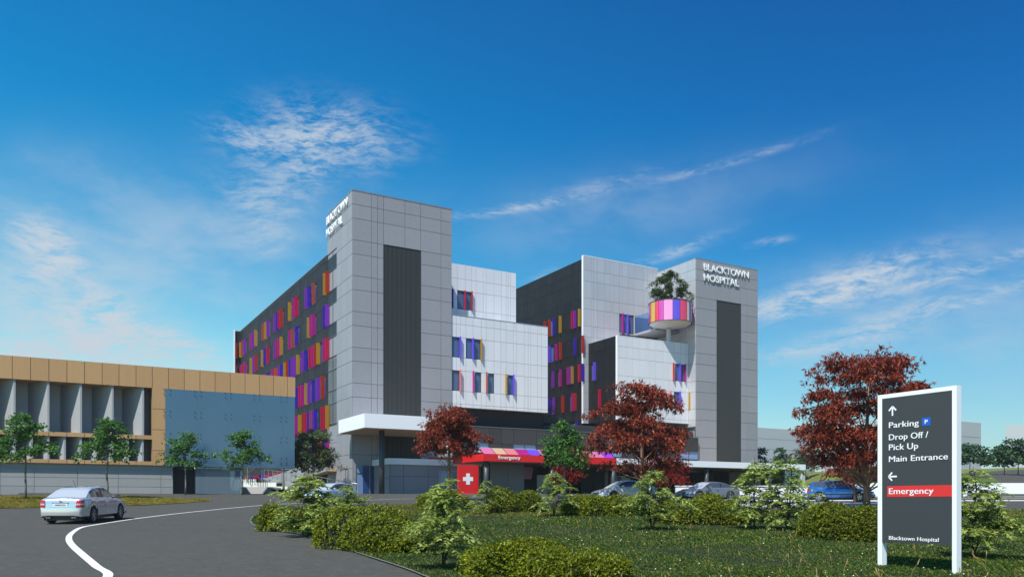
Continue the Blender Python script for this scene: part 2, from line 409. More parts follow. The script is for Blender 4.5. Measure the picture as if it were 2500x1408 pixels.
# ---- terrain to the horizon, with the far country rising
def terrain():
    ys = [-60, 0, 14, 24, 33, 45, 56, 64, 74, 90, 110, 140, 180, 230, 300, 360, 430, 500, 570, 640, 700, 760, 820, 880, 940, 1000, 1060, 1120, 1200]
    xs = np.concatenate([np.linspace(-900, -100, 9), np.linspace(-80, 400, 49), np.linspace(420, 1600, 48)])
    V = []
    for y in ys:
        for x in xs:
            z = g(y)
            if y > 180:
                q = y-180
                z += -7*min(1, q/150)+2.0*math.sin(x/70+1)*min(1, q/300)+32*max(0, (q-240)/700)**1.3
                if y > 800: z += (y-800)/300*(7*math.sin(x/150+.7)+4*math.sin(x/57+y/90)+2*math.sin(x/21))
                z = min(z, 56)
            V.append((x, y, z-.012))
    n = len(xs); Fq = np.array([(j*n+i, j*n+i+1, (j+1)*n+i+1, (j+1)*n+i) for j in range(len(ys)-1) for i in range(n-1)])
    mi = [1 if ys[j] >= 860 else 0 for j in range(len(ys)-1) for i in range(n-1)]
    o = npmesh('ground', np.array(V), Fq, ['field', 'forest_far'], mi=mi); tag(o, kind='structure')
terrain()
sheet('road', [(-70, -30), (160, -30), (160, 78), (100, 78), (62, 80), (62, 100), (-70, 100)], 0.0, 'asphalt')
# ---- lawn island with hedges, from the photo's outline
isl_px = [(1075, 1425), (1000, 1393), (900, 1360), (820, 1333), (740, 1306), (672, 1296), (628, 1286), (612, 1272), (625, 1258), (680, 1250), (760, 1244), (860, 1238), (960, 1233), (1010, 1230)]
isl = [gpx(*p) for p in isl_px]
back_r = [gpx(1250, 1235), gpx(1600, 1241), gpx(1850, 1245), gpx(2200, 1246), gpx(2520, 1246)]
br = back_r[-1]
ISL = [(-.6, 8.5), (-.95, 11.5)]+isl+back_r+[(br[0]+45, br[1]+2), (br[0]+45, -10), (3, -10)]
sheet('lawn', ISL, .03, 'soil_turf')
edge_line = smooth_poly([(-.95, 11.5)]+isl, 5, False)
strip('lawn_edge', edge_line, .045, .034, 'edge_stone')
LI = [gpx(*p) for p in [(-40, 1211), (150, 1211), (330, 1213), (430, 1216), (520, 1222), (430, 1229), (330, 1234), (150, 1238), (-40, 1241)]]
LI = [(LI[0][0]-12, LI[0][1])]+LI+[(LI[-1][0]-14, LI[-1][1])]
sheet('left_lawn', LI, .03, 'dry_turf')
# white guiding line
wl_px = [(262, 1409), (235, 1382), (200, 1352), (176, 1330), (168, 1315), (174, 1302), (196, 1288), (230, 1281), (300, 1270), (400, 1257), (500, 1246), (640, 1233), (760, 1226), (860, 1221.5), (930, 1219), (985, 1217), (1060, 1217), (1180, 1218.5)]
wl = smooth_poly([(-6.0, 10.6)]+[gpx(*p) for p in wl_px], 6, False)
strip('road_marking', wl, [.15+.04*max(0, 1-abs(y-20)/8) for x, y in wl], .008, 'road_paint')
# ---- road on the right with its markings, median and verge
for nm, a, b, dz, m in (('verge', 1219.5, 1217.5, .03, 'dry_turf'),):
    y0, y1 = gpx(0, a)[1], gpx(0, b)[1]; sheet(nm, [(19, y0), (120, y0+1), (120, y1+1.6), (19, y1)], dz, m)
def bar(x0, x1, Yc, wd, tilt=.02):
    strip('lane_marking', dens([(x0, Yc), (x1, Yc+(x1-x0)*tilt)], 3), wd, .008, 'road_paint')
bar(17, 90, 58.6, 1.6); bar(14, 26, 51.5, .5); bar(33, 90, 49.0, .35); bar(33.5, 90, 63.2, .6); bar(28, 90, 66.8, .5); bar(22, 34.5, 70.0, .35); bar(24, 33, 73.5, .3)
# pale apron in front of the parking
sheet('apron', [(12, 47.2), (27, 48), (28.5, 56), (24, 62), (13, 61)], .004, 'concrete')
# ---- grassy bank, path and ground behind on the right
def bank():
    V = []; Fq = []; xs = np.linspace(33, 165, 89); ys = np.linspace(76, 170, 64)
    for y in ys:
        for x in xs:
            e = min(1, max(0, (x-35-(y-90)*.10)/10)); e = e*e*(3-2*e)
            q = max(0, y-79); z = g(y)+e*(4.3*(1-math.exp(-q/26))+.7*math.exp(-((x-70)/16)**2-((y-125)/22)**2)+.8*math.exp(-((x-48)/9)**2-((y-112)/12)**2)+.25*math.sin(x*.35)*math.sin(y*.22))
            if y > 150: z -= (y-150)*.25
            V.append((x, y, z+.01))
    n = len(xs); Fq = np.array([(j*n+i, j*n+i+1, (j+1)*n+i+1, (j+1)*n+i) for j in range(len(ys)-1) for i in range(n-1)])
    V = np.array(V); mi = []
    for j in range(len(ys)-1):
        for i in range(n-1):
            x, y = xs[i], ys[j]; px = 1250+F*x/y
            onp = (y > 83+3*math.sin(x*.1) and y < 106 and x > 49+(y-83)*.33+1.5*math.sin(y*.3))
            mi.append(1 if onp else (2 if y > 106 else 0))
    tag(npmesh('grassy_bank', V, Fq, ['bank_turf', 'asphalt', 'bank_dry'], smooth=True, mi=mi), kind='structure')
    from mathutils.bvhtree import BVHTree
    return BVHTree.FromPolygons([tuple(v) for v in V], [tuple(int(k) for k in f) for f in Fq])
BANK = bank()
def gz(x, y):
    h = BANK.ray_cast(Vector((x, y, 200)), Vector((0, 0, -1)))
    return max(g(y), h[0].z if h[0] is not None else -9)
# low white retaining wall of the parking
mb = MB(); mb.box(0, 25, -.15, .15, -.2, .85, 'white_paint'); mb.box(-.03, 25.03, -.2, .2, .85, .93, 'white_paint')
o = mb.build('retaining_wall', loc=(13.5, 67, g(67))); o.rotation_euler = (0, 0, R(4)); tag(o, 'low white wall along the car park behind the parked silver and grey cars', 'wall')
mb = MB(); mb.box(0, 22, -.15, .15, -.2, 1.0, 'white_paint')
o = mb.build('retaining_wall', loc=(30.5, 74.8, g(74))); tag(o, 'low white wall at the foot of the grassy bank behind the blue hatchback', 'wall')
# ================================================================== HOSPITAL
def thin_glass():
    m = bpy.data.materials.new('thin_glass'); m.use_nodes = True; MATS['thin_glass'] = m
    t = NT(m.node_tree); b = t.n['Principled BSDF']; b.inputs['Base Color'].default_value = (.20, .33, .55, 1); b.inputs['Roughness'].default_value = .05
    tr_ = t.node('ShaderNodeBsdfTransparent'); tr_.inputs[0].default_value = (.72, .84, .95, 1); mx = t.node('ShaderNodeMixShader'); mx.inputs[0].default_value = .84
    t.l.new(b.outputs[0], mx.inputs[1]); t.l.new(tr_.outputs[0], mx.inputs[2]); t.l.new(mx.outputs[0], t.n['Material Output'].inputs[0])
thin_glass()
OX, OY = -17.65, 90.0
hosp = thing('hospital_building', 'large panelled hospital with coloured glass fins, two lettered grey towers and a red canopy', 'hospital', (OX, OY, 0), TH)
cth, sth = math.cos(TH), math.sin(TH)
def P2W(a, b): return (OX+cth*a-sth*b, OY+sth*a+cth*b)
def a_at(px, b):      # column px on the plane b=const
    r = (px-1250)/F; return (r*(OY+cth*b)-OX+sth*b)/(cth-r*sth)
def b_at(px, a):
    r = (px-1250)/F; return (OX+cth*a-r*(OY+sth*a))/(sth+r*cth)
def z_at(a, b, py): return EYE+(HOR-py)/F*(OY+sth*a+cth*b)
GZB = 2.0
ZL = sorted([30.35-3.96*k for k in range(8)]+[28.8-3.96*k for k in range(8)]+[32.75, 34.3])
def wall(name, parent, org, ud, w0, w1, z0, z1, vc, zc, holes, mat, th=.06, gap=.045, nrm=None, back=None):
    back = back or {'white_cladding': 'light_joint', 'silver_cladding': 'light_joint', 'concrete_panel': 'light_joint', 'dark_cladding': 'dark_joint', 'black_cladding': 'dark_joint', 'podium_cladding': 'dark_joint'}.get(mat, 'joint')
    if mat in ('white_cladding', 'silver_cladding', 'dark_cladding', 'black_cladding'): gap = .04
    """panelled wall: ud = direction of the width in plan, nrm = outward normal; panels are plates with real joints between"""
    mb = MB(); ox, oy = org; ux, uy = ud; nx, ny = nrm
    def pt(s, z, d): return (ox+ux*s+nx*d, oy+uy*s+ny*d, z)
    def plate(s0, s1, za, zb, d0, d1, m):
        A = [pt(s0, za, d0), pt(s1, za, d0), pt(s1, zb, d0), pt(s0, zb, d0)]; B = [pt(s0, za, d1), pt(s1, za, d1), pt(s1, zb, d1), pt(s0, zb, d1)]
        b = len(mb.v); mb.v += A+B; k = mb.mid(m)
        for q in ((4, 5, 6, 7), (0, 1, 5, 4), (1, 2, 6, 5), (2, 3, 7, 6), (3, 0, 4, 7), (0, 3, 2, 1)):
            mb.f.append(tuple(b+i for i in q)); mb.mi.append(k); mb.sm.append(False)
    vs = sorted(set([w0, w1]+[v for v in vc if w0 < v < w1])); zs = sorted(set([z0, z1]+[z for z in zc if z0 < z < z1]))
    for i in range(len(vs)-1):
        for j in range(len(zs)-1):
            rects = [(vs[i]+(gap/2 if i else 0), vs[i+1]-(gap/2 if i < len(vs)-2 else 0), zs[j]+(gap/2 if j else 0), zs[j+1]-(gap/2 if j < len(zs)-2 else 0))]
            for (h0, h1, g0, g1) in holes:
                nr = []
                for (a, b, c, d) in rects:
                    if h1 <= a or h0 >= b or g1 <= c or g0 >= d: nr.append((a, b, c, d)); continue
                    if a < h0: nr.append((a, h0, c, d))
                    if b > h1: nr.append((h1, b, c, d))
                    aa, bb = max(a, h0), min(b, h1)
                    if c < g0: nr.append((aa, bb, c, g0))
                    if d > g1: nr.append((aa, bb, g1, d))
                rects = nr
            for (a, b, c, d) in rects:
                if b-a > .02 and d-c > .02: plate(a, b, c, d, 0, th, mat)
    # backing behind the joints, leaving the openings free
    rects = [(w0, w1, z0, z1)]
    for (h0, h1, g0, g1) in holes:
        nr = []
        for (a, b, c, d) in rects:
            if h1 <= a or h0 >= b or g1 <= c or g0 >= d: nr.append((a, b, c, d)); continue
            if a < h0: nr.append((a, h0, c, d))
            if b > h1: nr.append((h1, b, c, d))
            aa, bb = max(a, h0), min(b, h1)
            if c < g0: nr.append((aa, bb, c, g0))
            if d > g1: nr.append((aa, bb, g1, d))
        rects = nr
    for (a, b, c, d) in rects: plate(a, b, c, d, -.25, .012, back)
    return mb.build(name, parent)
def front(name, parent, b, a0, a1, z0, z1, vc, holes, mat, **k):   # faces the camera side (normal -v)
    return wall(name, parent, (0, b), (1, 0), a0, a1, z0, z1, vc, k.pop('zc', ZL), holes, mat, nrm=(0, -1), **k)
def side(name, parent, a, b0, b1, z0, z1, vc, holes, mat, **k):     # faces left (normal -u)
    return wall(name, parent, (a, 0), (0, 1), b0, b1, z0, z1, vc, k.pop('zc', ZL), holes, mat, nrm=(-1, 0), **k)
def reg(a0, a1, step, jit=.0, seed=1):
    r = random.Random(seed); out = []; x = a0
    while x < a1-.4:
        x += step*(1+r.uniform(-jit, jit)); out.append(x)
        if r.random() < .25: out.append(x+.5)
    return out
def window(parent, kind, p, s0, s1, z0, z1, mull=()):
    """glazed opening with its frame; kind 'f' front / 's' side; p = plane position"""
    def bx(mb, a, b, c, d, e, f, m):
        if kind == 'f': mb.box(a, b, p+e, p+f, c, d, m)
        else: mb.box(p+e, p+f, a, b, c, d, m)
    w_ = MB(); t = .07
    bx(w_, s0, s0+t, z0, z1, .02, .16, 'window_frame'); bx(w_, s1-t, s1, z0, z1, .02, .16, 'window_frame')
    bx(w_, s0+t, s1-t, z0, z0+t, .02, .16, 'window_frame'); bx(w_, s0+t, s1-t, z1-t, z1, .02, .16, 'window_frame')
    for m_ in mull: bx(w_, m_-.03, m_+.03, z0+t, z1-t, .03, .15, 'window_frame')
    o = w_.build('window', parent)
    q = MB(); bx(q, s0+t, s1-t, z0+t, z1-t, .10, .13, 'window_glass'); q.build('pane', o)
    return o
nfin = [0]
far_fins = MB()      # the smallest, farthest fins of the wing, kept as one part
def fin(parent, kind, p, s, z0, z1, col, depth=None, small=False):
    small = small or (kind == 's' and p == 0 and s > 27)
    mb = far_fins if small else MB(); t = .035
    depth = depth or (.34 if kind == 'f' else .46)
    if kind == 'f': mb.box(s-t, s+t, p-depth-.06, p-.06, z0, z1, 'fin_'+col)
    else: mb.box(p-depth-.06, p-.06, s-t, s+t, z0, z1, 'fin_'+col)
    if small: return None
    nfin[0] += 1
    return mb.build('glass_fin', parent)
# ---------------- tower (left, at the corner)
TW, TD, TT = 12.1, 9.1, 35.8
def louvre(parent, b, a0, a1, z0, z1, seed=3):
    mb = MB(); mb.box(a0, a1, b+.35, b+.42, z0, z1, 'louvre_back')
    for z_ in (26.39, 22.43, 18.47, 14.51, 10.55):
        mb.box(a0+(a1-a0)*.55, a1-.1, b+.31, b+.34, z_, z_+2.4, 'pale_glass')
    o = mb.build('louvre_screen', parent)
    n = int((a1-a0)/.155); r = random.Random(seed); s = MB()
    for i in range(n):
        x = a0+(i+.5)*(a1-a0)/n; s.box(x-.045, x+.045, b-.03+r.uniform(-.01, .01), b+.22, z0+.02, z1-.02, 'louvre')
    for k in range(int((z1-z0)/3.96)+1):
        z = 30.35-3.96*k
        if z0 < z < z1-.3: s.box(a0, a1, b+.24, b+.32, z-.12, z+.12, 'louvre')
    s.build('slats', o)
    fr = MB(); fr.box(a0-.05, a0, b-.08, b+.3, z0, z1+.05, 'window_frame'); fr.box(a1, a1+.05, b-.08, b+.3, z0, z1+.05, 'window_frame'); fr.box(a0, a1, b-.08, b+.3, z1, z1+.05, 'window_frame')
    fr.build('frame', o)
    return o
t1 = bpy.data.objects.new('tower', None); COL.objects.link(t1); t1.parent = hosp; t1['label'] = 'grey tower at the left with letters near its top and a tall dark louvre strip'
vf = [a_at(x, 0) for x in (906.2, 921.2, 988.3, 1076.2)]
la0, la1 = 3.6, 8.12
front('wall', t1, 0, 0, TW, 5.9, TT, vf+[la0, la1], [(la0, la1, 5.9, 30.35)], 'tower_cladding')
front('wall', t1, 0, 0, TW, GZB, 5.9, vf, [(0.35, 2.9, GZB, 5.4)], 'stone_cladding', zc=[3.9])
side('wall', t1, 0, 0, 5.5, GZB, TT, [b_at(x, 0) for x in (849, 834)], [(1.6, 2.5, 2.05, 5.0)], 'tower_cladding')
side('wall', t1, 0, 5.5, TD, 31.0, TT, [7.2], [], 'tower_cladding')
side('wall', t1, 0, 5.5, TD, GZB, 10.3, [7.2], [], 'tower_cladding', zc=[4.6, 6.2, 8.3])
window(t1, 's', 0.0, 1.6, 2.5, 2.05, 5.0)
mb = MB(); mb.box(.02, TW-.02, .27, TD, GZB, TT-.3, 'stone_cladding'); mb.build('core', t1)
mb = MB(); mb.box(-.09, TW+.09, -.09, 0.3, TT, TT+.14, 'galv'); mb.box(-.09, .3, .3, TD, TT, TT+.14, 'galv'); mb.box(TW-.3, TW+.09, .3, TD, TT, TT+.14, 'galv'); mb.build('coping', t1)
louvre(t1, 0, la0, la1, 5.9, 30.35)
# entrance glazing below the tower
g1 = MB(); g1.box(.35, 1.2, .05, .12, GZB+.02, 5.4, 'pale_glass'); g1.box(1.2, 2.9, .05, .12, GZB+.02, 5.4, 'door_glass'); o = g1.build('glazed_door', t1)
g2 = MB(); g2.box(.30, .38, -.02, .2, GZB, 5.4, 'galv'); g2.box(1.95, 2.03, -.02, .2, GZB, 5.4, 'galv'); g2.box(.3, 2.9, -.02, .2, 5.4, 5.46, 'galv'); g2.box(.38, 2.9, .0, .14, 4.5, 4.54, 'window_frame'); g2.build('frame', o)
# dark glazed strip between tower and wing
dk = MB(); dk.box(.12, .2, 5.5, TD, 10.3, 31.0, 'window_glass')
for z in [z for z in ZL if 10.3 < z < 31]: dk.box(-.04, .12, 5.5, TD, z-.07, z+.07, 'window_frame')
for y_ in (5.5, 7.1, TD-.08): dk.box(-.03, .12, y_, y_+.08, 10.3, 31.0, 'window_frame')
for zz in np.arange(10.4, 18.3, .22): dk.box(-.02, .06, 5.58, TD-.08, zz, zz+.05, 'louvre')
for a_, b_ in ((28.85, 30.2), (24.95, 26.3), (20.95, 22.3)): dk.box(.0, .1, 5.6, TD-.08, a_, b_, 'louvre_back')
dk.build('stair_glazing', t1)
def letters(parent, name, body, kind, p, s_left, z, width, cap):
    if kind == 's': o = text_obj(body, name, parent, 'letter_white', (p-.10, s_left, z), (0, -1, 0), (0, 0, 1), width, cap, .09, .012)
    else: o = text_obj(body, name, parent, 'letter_white', (s_left, p-.10, z), (1, 0, 0), (0, 0, 1), width, cap, .09, .012)
    return o
# side lettering reads from the far end towards the corner
bl, br_ = b_at(801.2, 0), b_at(851.8, 0)
letters(t1, 'lettering', 'BLACKTOWN', 's', -.06, bl, 34.55, bl-br_, .95)
bl2, br2 = b_at(800.8, 0), b_at(839.5, 0)
letters(t1, 'lettering', 'HOSPITAL', 's', -.06, bl2, 33.1, bl2-br2, .95)
# ---------------- long dark wing behind the tower
wing = bpy.data.objects.new('wing', None); COL.objects.link(wing); wing.parent = hosp; wing['label'] = 'long dark wing running away behind the left tower with rows of coloured glass fins'
WE = 59.4
rows = [(26.39, 28.8), (22.43, 24.84), (18.47, 20.88), (14.0, 16.6), (10.2, 12.8), (6.4, 8.6), (2.9, 5.2)]
def zx(v, org, sc): return [(org+x/sc, c) for x, c in v]
Z2 = lambda v: zx(v, 560, 3.1286)
Z3 = lambda v: zx(v, 560, 3.061)
FR = [Z2([(742, 'r'), (724, 'y'), (637, 'n'), (603, 'b'), (583, 'p'), (508, 'c'), (488, 'm'), (456, 'y'), (393, 'r'), (378, 'c'), (362, 'b'), (345, 'p'), (290, 'p'), (271, 'y'), (253, 'n'), (198, 'y'), (179, 'p'), (163, 'm'), (112, 'p'), (95, 'n'), (81, 'y')]),
      Z2([(742, 'p'), (719, 'b'), (637, 'm'), (619, 'm'), (601, 'y'), (509, 'b'), (478, 'n'), (457, 'm'), (392, 'y'), (376, 'm'), (362, 'c'), (346, 'p'), (289, 'c'), (266, 'b'), (248, 'y'), (200, 'r'), (182, 'p'), (161, 'y'), (115, 'm'), (100, 'r'), (86, 'm')]),
      Z2([(741, 'c'), (721, 'm'), (674, 'y'), (652, 'r'), (632, 'm'), (613, 'c'), (578, 'b'), (557, 'p'), (519, 'y'), (500, 'p')])+Z3([(466, 'p'), (449, 'b'), (430, 'r'), (410, 'y'), (385, 'b'), (367, 'p'), (341, 'o'), (318, 'm'), (286, 'b'), (262, 'r')]),
      Z3([(692, 'r'), (657, 'p'), (622, 'b'), (590, 'p'), (570, 'y'), (540, 'm'), (523, 'c'), (499, 'b')]),
      Z3([(727, 'y'), (709, 'c'), (691, 'c'), (637, 'b'), (622, 'p'), (605, 'n'), (588, 'b'), (567, 'c'), (548, 'r'), (521, 'y'), (493, 'm')]),
      Z3([(728, 'm'), (700, 'b'), (672, 'r'), (640, 'y'), (600, 'p'), (580, 'c'), (555, 'b'), (530, 'm'), (508, 'y')]),
      ]
holesW = []
groups = []
for ri, row in enumerate(FR):
    bs = sorted([(b_at(px, -.37), c) for px, c in row if px > 580])
    for b_, c in bs:
        z0, z1 = rows[ri]; fin(wing, 's', 0, b_, z0-.12, z1+.06, c)
    # windows lie beside the fins, on their far side
    cl = []
    for b_, c in bs:
        if cl and b_-cl[-1][-1] < 2.6: cl[-1].append(b_)
        else: cl.append([b_])
    for c_ in cl:
        s0, s1 = c_[0]-.55, c_[-1]+.55
        if s0 < TD+.1: s0 = TD+.1
        if s1 > WE-.2: s1 = WE-.2
        if s1-s0 < .8: continue
        holesW.append((s0, s1, *rows[ri])); groups.append((s0, s1, rows[ri][0], rows[ri][1]))
r7 = random.Random(5); xb = 46.5
pool = 'ymcpbroc'
while xb < 86:      # the ground-storey fins seen under the glass box
    xb += r7.choice([.9, 1.1, 2.0]); 
    if xb > WE-.5: break
    fin(wing, 's', 0, xb, 2.2, 5.6, r7.choice(pool), .7, True)
xb = 22
while xb < 46:
    xb += r7.choice([1.0, 1.3, 1.6, 2.6]); fin(wing, 's', 0, xb, 2.6, 5.6, r7.choice(pool), .7, True)
o = far_fins.build('glass_fin', wing); o['kind'] = 'stuff'
for (s0, s1, z0, z1) in groups: window(wing, 's', 0, s0, s1, z0, z1, [s0+(s1-s0)*k/max(1, round((s1-s0)/1.3)) for k in range(1, max(1, round((s1-s0)/1.3)))])
side('wall', wing, 0, TD, WE, 2.0, 31.0, reg(TD, WE, 1.15, .25, 4), holesW, 'dark_cladding')
mb = MB(); mb.box(.27, 11.8, TD, WE, 2.0, 30.8, 'dark_cladding'); mb.build('core', wing)
mb = MB(); mb.box(-.08, .3, TD, WE, 31.0, 31.1, 'joint'); mb.build('coping', wing)
# the end block of the wing that stands forward, with its pale edge
front('wall', wing, WE, -1.0, 0, 2.0, 31.0, [-.5], [], 'dark_cladding')
mb = MB(); mb.box(-1.12, -1.0, WE-.3, WE+.5, 2, 31.2, 'white_cladding'); mb.build('end_wall', wing)
for ri in range(4): fin(wing, 'f', WE-.05, -.75, rows[ri][0]-.2, rows[ri][1], 'crcm'[ri], .5)
# ---------------- recessed block above (pale)
B1 = bpy.data.objects.new('upper_block', None); COL.objects.link(B1); B1.parent = hosp; B1['label'] = 'pale upper block set back between the tower and the courtyard'
sc1 = 3.06
A1 = lambda z, b: a_at(1080+z/sc1, b)
b1 = 8.24
vc = [A1(z, b1) for z in (110, 170, 218, 250, 305, 325, 385, 440, 475, 490, 508)]
w0, w1 = A1(112, b1), A1(218, b1)
front('wall', B1, b1, 12.2, A1(548, b1), 22.0, 32.2, vc, [(w0, w1, 26.39, 28.8), (A1(60, b1), A1(76, b1), 26.39, 28.8)], 'white_cladding')
window(B1, 'f', b1, w0, w1, 26.39, 28.8, [(w0+w1)/2]); window(B1, 'f', b1, A1(60, b1), A1(76, b1), 26.39, 28.8)
for z_, c in ((79, 'b'), (171, 'c'), (223, 'r')): fin(B1, 'f', b1, A1(z_, b1-.3), 26.35, 28.85, c)
xr = A1(548, b1)
mb = MB(); mb.box(12.1, xr-.02, b1+.27, b1+14, 12.6, 32.0, 'black_cladding'); mb.build('core', B1)
# ---------------- lower white block flush with the tower
B2 = bpy.data.objects.new('white_block', None); COL.objects.link(B2); B2.parent = hosp; B2['label'] = 'white panelled block to the right of the left tower with five windows'
b2 = .12
AR = A1(785, b2)
vc = [A1(z, b2) for z in (103, 133, 175, 228, 290, 325, 385, 435, 475, 530, 552, 610, 640, 658, 710, 740)]
H = [(A1(66, b2), A1(129, b2), 18.47, 20.88), (A1(175, b2), A1(289, b2), 18.47, 20.88), (A1(66, b2), A1(129, b2), 14.51, 16.92), (A1(240, b2), A1(288, b2), 14.51, 16.92), (A1(340, b2), A1(386, b2), 14.51, 16.92), (A1(484, b2), A1(531, b2), 14.51, 16.92)]
H[0] = (12.2, *H[0][1:]); H[2] = (12.2, *H[2][1:])
front('wall', B2, b2, 12.16, AR, 12.6, 23.45, vc, H, 'white_cladding')
for h in H: window(B2, 'f', b2, *h, mull=([(h[0]+h[1])/2] if h[1]-h[0] > 3 else []))
for z_, c, r_ in ((136, 'v', 2), (231, 'v', 2), (293, 'y', 2), (136, 's', 3), (234, 'm', 3), (334, 'n', 3), (478, 'y', 3), (535, 'v', 3)):
    q = {2: (18.4, 20.95), 3: (14.44, 17.0)}[r_]; fin(B2, 'f', b2, A1(z_, b2-.3), *q, c)
mb = MB(); mb.box(12.15, AR-.03, b2+.27, b1+.2, 12.62, 23.2, 'white_cladding'); mb.build('core', B2)
mb = MB(); mb.box(12.15, AR+.02, b2-.09, b2+.3, 23.45, 23.5, 'galv'); mb.build('coping', B2)
# dark recessed storey below
A4 = lambda z, b: a_at(800+z/4.464, b)
mb = MB(); xd = A4(2348, 1.2); mb.box(12.15, xd, 1.0, b1, 9.9, 12.6, 'black_cladding'); mb.build('recessed_storey', hosp)
# small terrace pavilion at its right
pv = MB(); pv.box(xd+.02, xd+2.6, 2.2, 6, 9.9, 11.2, 'window_glass'); pv.box(xd+.02, xd+3.4, 1.8, 6, 11.5, 12.3, 'podium_cladding'); pv.box(xd+.1, xd+3.2, 2.1, 6, 11.2, 11.5, 'dark_void'); pv.build('pavilion', hosp)
# ---------------- right-hand block with dark side and silver face
C = bpy.data.objects.new('courtyard_block', None); COL.objects.link(C); C.parent = hosp; C['label'] = 'tall block beside the courtyard with a dark side and a silvery front'
ca, cb, CT = 36.85, 8.24, 36.3
rowsC = [(26.39, 28.8), (22.43, 24.84), (18.47, 20.88), (14.51, 16.92), (10.6, 12.9)]
Z1 = lambda v: zx(v, 1080, 3.06)
FC = [Z1([(764, 'r'), (797, 'r'), (829, 'b'), (878, 'y'), (969, 'c'), (987, 'p'), (1021, 'y')]), Z1([(797, 'v'), (848, 'm'), (879, 'r'), (988, 'b'), (1048, 'r')]),
      Z1([(824, 'p'), (879, 'm'), (936, 'm'), (951, 'p'), (968, 'y'), (1020, 'c'), (1045, 'b')]), Z1([(800, 'b'), (829, 'p'), (897, 'r'), (970, 'm'), (989, 'r')]), Z1([(1000, 'b')])]
WC = [[(800, 829), (865, 880), (1036, 1056)], [(806, 834), (1032, 1046)], [(812, 824), (862, 878), (1042, 1052)], [(806, 822), (952, 968)], [(955, 998)]]
hs = []
for ri, (fr_, wr) in enumerate(zip(FC, WC)):
    for px, c in fr_: fin(C, 's', ca, b_at(px, ca-.35), rowsC[ri][0]-.05, rowsC[ri][1]+.05, c)
    for (p0, p1) in wr:
        q1, q0 = b_at(1080+p0/3.06, ca), b_at(min(1080+p1/3.06, 1424.2), ca); q0 = max(q0, cb+.1)
        hs.append((q0, q1, *rowsC[ri]))
for h in hs: window(C, 's', ca, *h)
side('wall', C, ca, cb+.04, 50, 9.5, 35.9, reg(cb, 50, 1.25, .3, 9), hs, 'black_cladding')
A2 = lambda z, b: a_at(1400+z/2.817, b)
mb = MB(); mb.box(ca+.27, 62, cb+.3, 50, 9.5, 35.6, 'black_cladding'); mb.build('core', C)
vc = [A2(z, cb) for z in (124, 137, 163, 211, 255, 270, 315, 333, 372, 415, 480, 510, 545, 572)]
hw = [(A2(313, cb), A2(414, cb), 26.0, 28.8)]
ZC = [z for z in ZL]
front('wall', C, cb, ca-.12, 50.4, 12.5, CT, vc, hw, 'silver_cladding')
window(C, 'f', cb, *hw[0], mull=[A2(345, cb), A2(385, cb)])
for z_, c in ((340, 'm'), (375, 'v')): fin(C, 'f', cb, A2(z_, cb-.3), 26.0, 28.85, c)
mb = MB(); mb.box(ca-.14, ca-.12, cb-.1, cb+.3, 12.5, CT+.05, 'white_paint'); mb.box(ca-.12, 50.4, cb-.08, cb+.3, CT, CT+.08, 'white_paint'); mb.build('edge_trim', C)
# ---------------- right tower
t2 = bpy.data.objects.new('tower', None); COL.objects.link(t2); t2.parent = hosp; t2['label'] = 'grey tower at the right with letters near its top right of the planter'
ta, tb = 50.4, 62.5
vc = [A2(z, 0) for z in (985, 1075, 1148, 1190)]
l0, l1 = A2(984, 0), A2(1148, 0); lt = z_at(l0, 0, 600+383/2.817)
front('wall', t2, 0, ta, tb, 5.6, TT, vc+[l0, l1], [(l0, l1, 5.6, 30.35)], 'tower_cladding')
side('wall', t2, ta, .0, cb, 12.0, TT, [1.7, 3.4, 5.2, 6.6], [], 'silver_cladding')
louvre(t2, 0, l0, l1, 5.6, 30.35, 8)
mb = MB(); mb.box(ta+.27, tb-.02, .4, 9, 5.6, TT-.3, 'stone_cladding'); mb.build('core', t2)
mb = MB(); mb.box(tb-.02, tb+.08, -.06, 9, 5.6, TT+.1, 'stone_cladding'); mb.box(ta-.08, tb-.02, -.08, .3, TT, TT+.1, 'galv'); mb.box(ta-.08, ta+.3, .3, 9, TT, TT+.1, 'galv'); mb.build('coping', t2)
letters(t2, 'lettering', 'BLACKTOWN', 'f', -.06, a_at(1718.4, -.2), 34.3, a_at(1828, -.2)-a_at(1718.4, -.2), 1.02)
letters(t2, 'lettering', 'HOSPITAL', 'f', -.06, a_at(1718.4, -.2), 32.85, a_at(1803.8, -.2)-a_at(1718.4, -.2), 1.02)
# ---------------- lower front block between them
D = bpy.data.objects.new('front_block', None); COL.objects.link(D); D.parent = hosp; D['label'] = 'lower block in front of the courtyard block, white front and dark side'
da, db, DT = 37.7, 1.46, 23.85
hs = [(A2(697, db), A2(766, db), 18.47, 20.88), (A2(690, db), A2(735, db), 14.51, 16.92), (A2(808, db), A2(834, db), 14.51, 16.92), (A2(528, db), A2(560, db), 14.51, 16.92), (A2(590, db), A2(630, db), 14.51, 16.92)]
front('wall', D, db, da, ta-.1, 12.5, DT, [A2(z, db) for z in (362, 375, 408, 450, 498, 520, 560, 615, 655, 690, 735, 768, 805)], hs, 'white_cladding')
for h in hs: window(D, 'f', db, *h)
for z_, c, r_ in ((692, 'r', 2), (735, 'v', 2), (771, 'm', 2), (736, 'v', 3), (800, 'y', 3), (520, 'm', 3), (560, 'k', 3), (632, 's', 3), (672, 's', 3)):
    q = {2: (18.4, 20.95), 3: (14.44, 17.0)}[r_]; fin(D, 'f', db, A2(z_, db-.3), *q, c)
side('wall', D, da, db+.04, cb, 12.5, DT, reg(db, cb, 1.3, .3, 2), [(6.6, 7.6, 18.47, 20.88)], 'black_cladding')
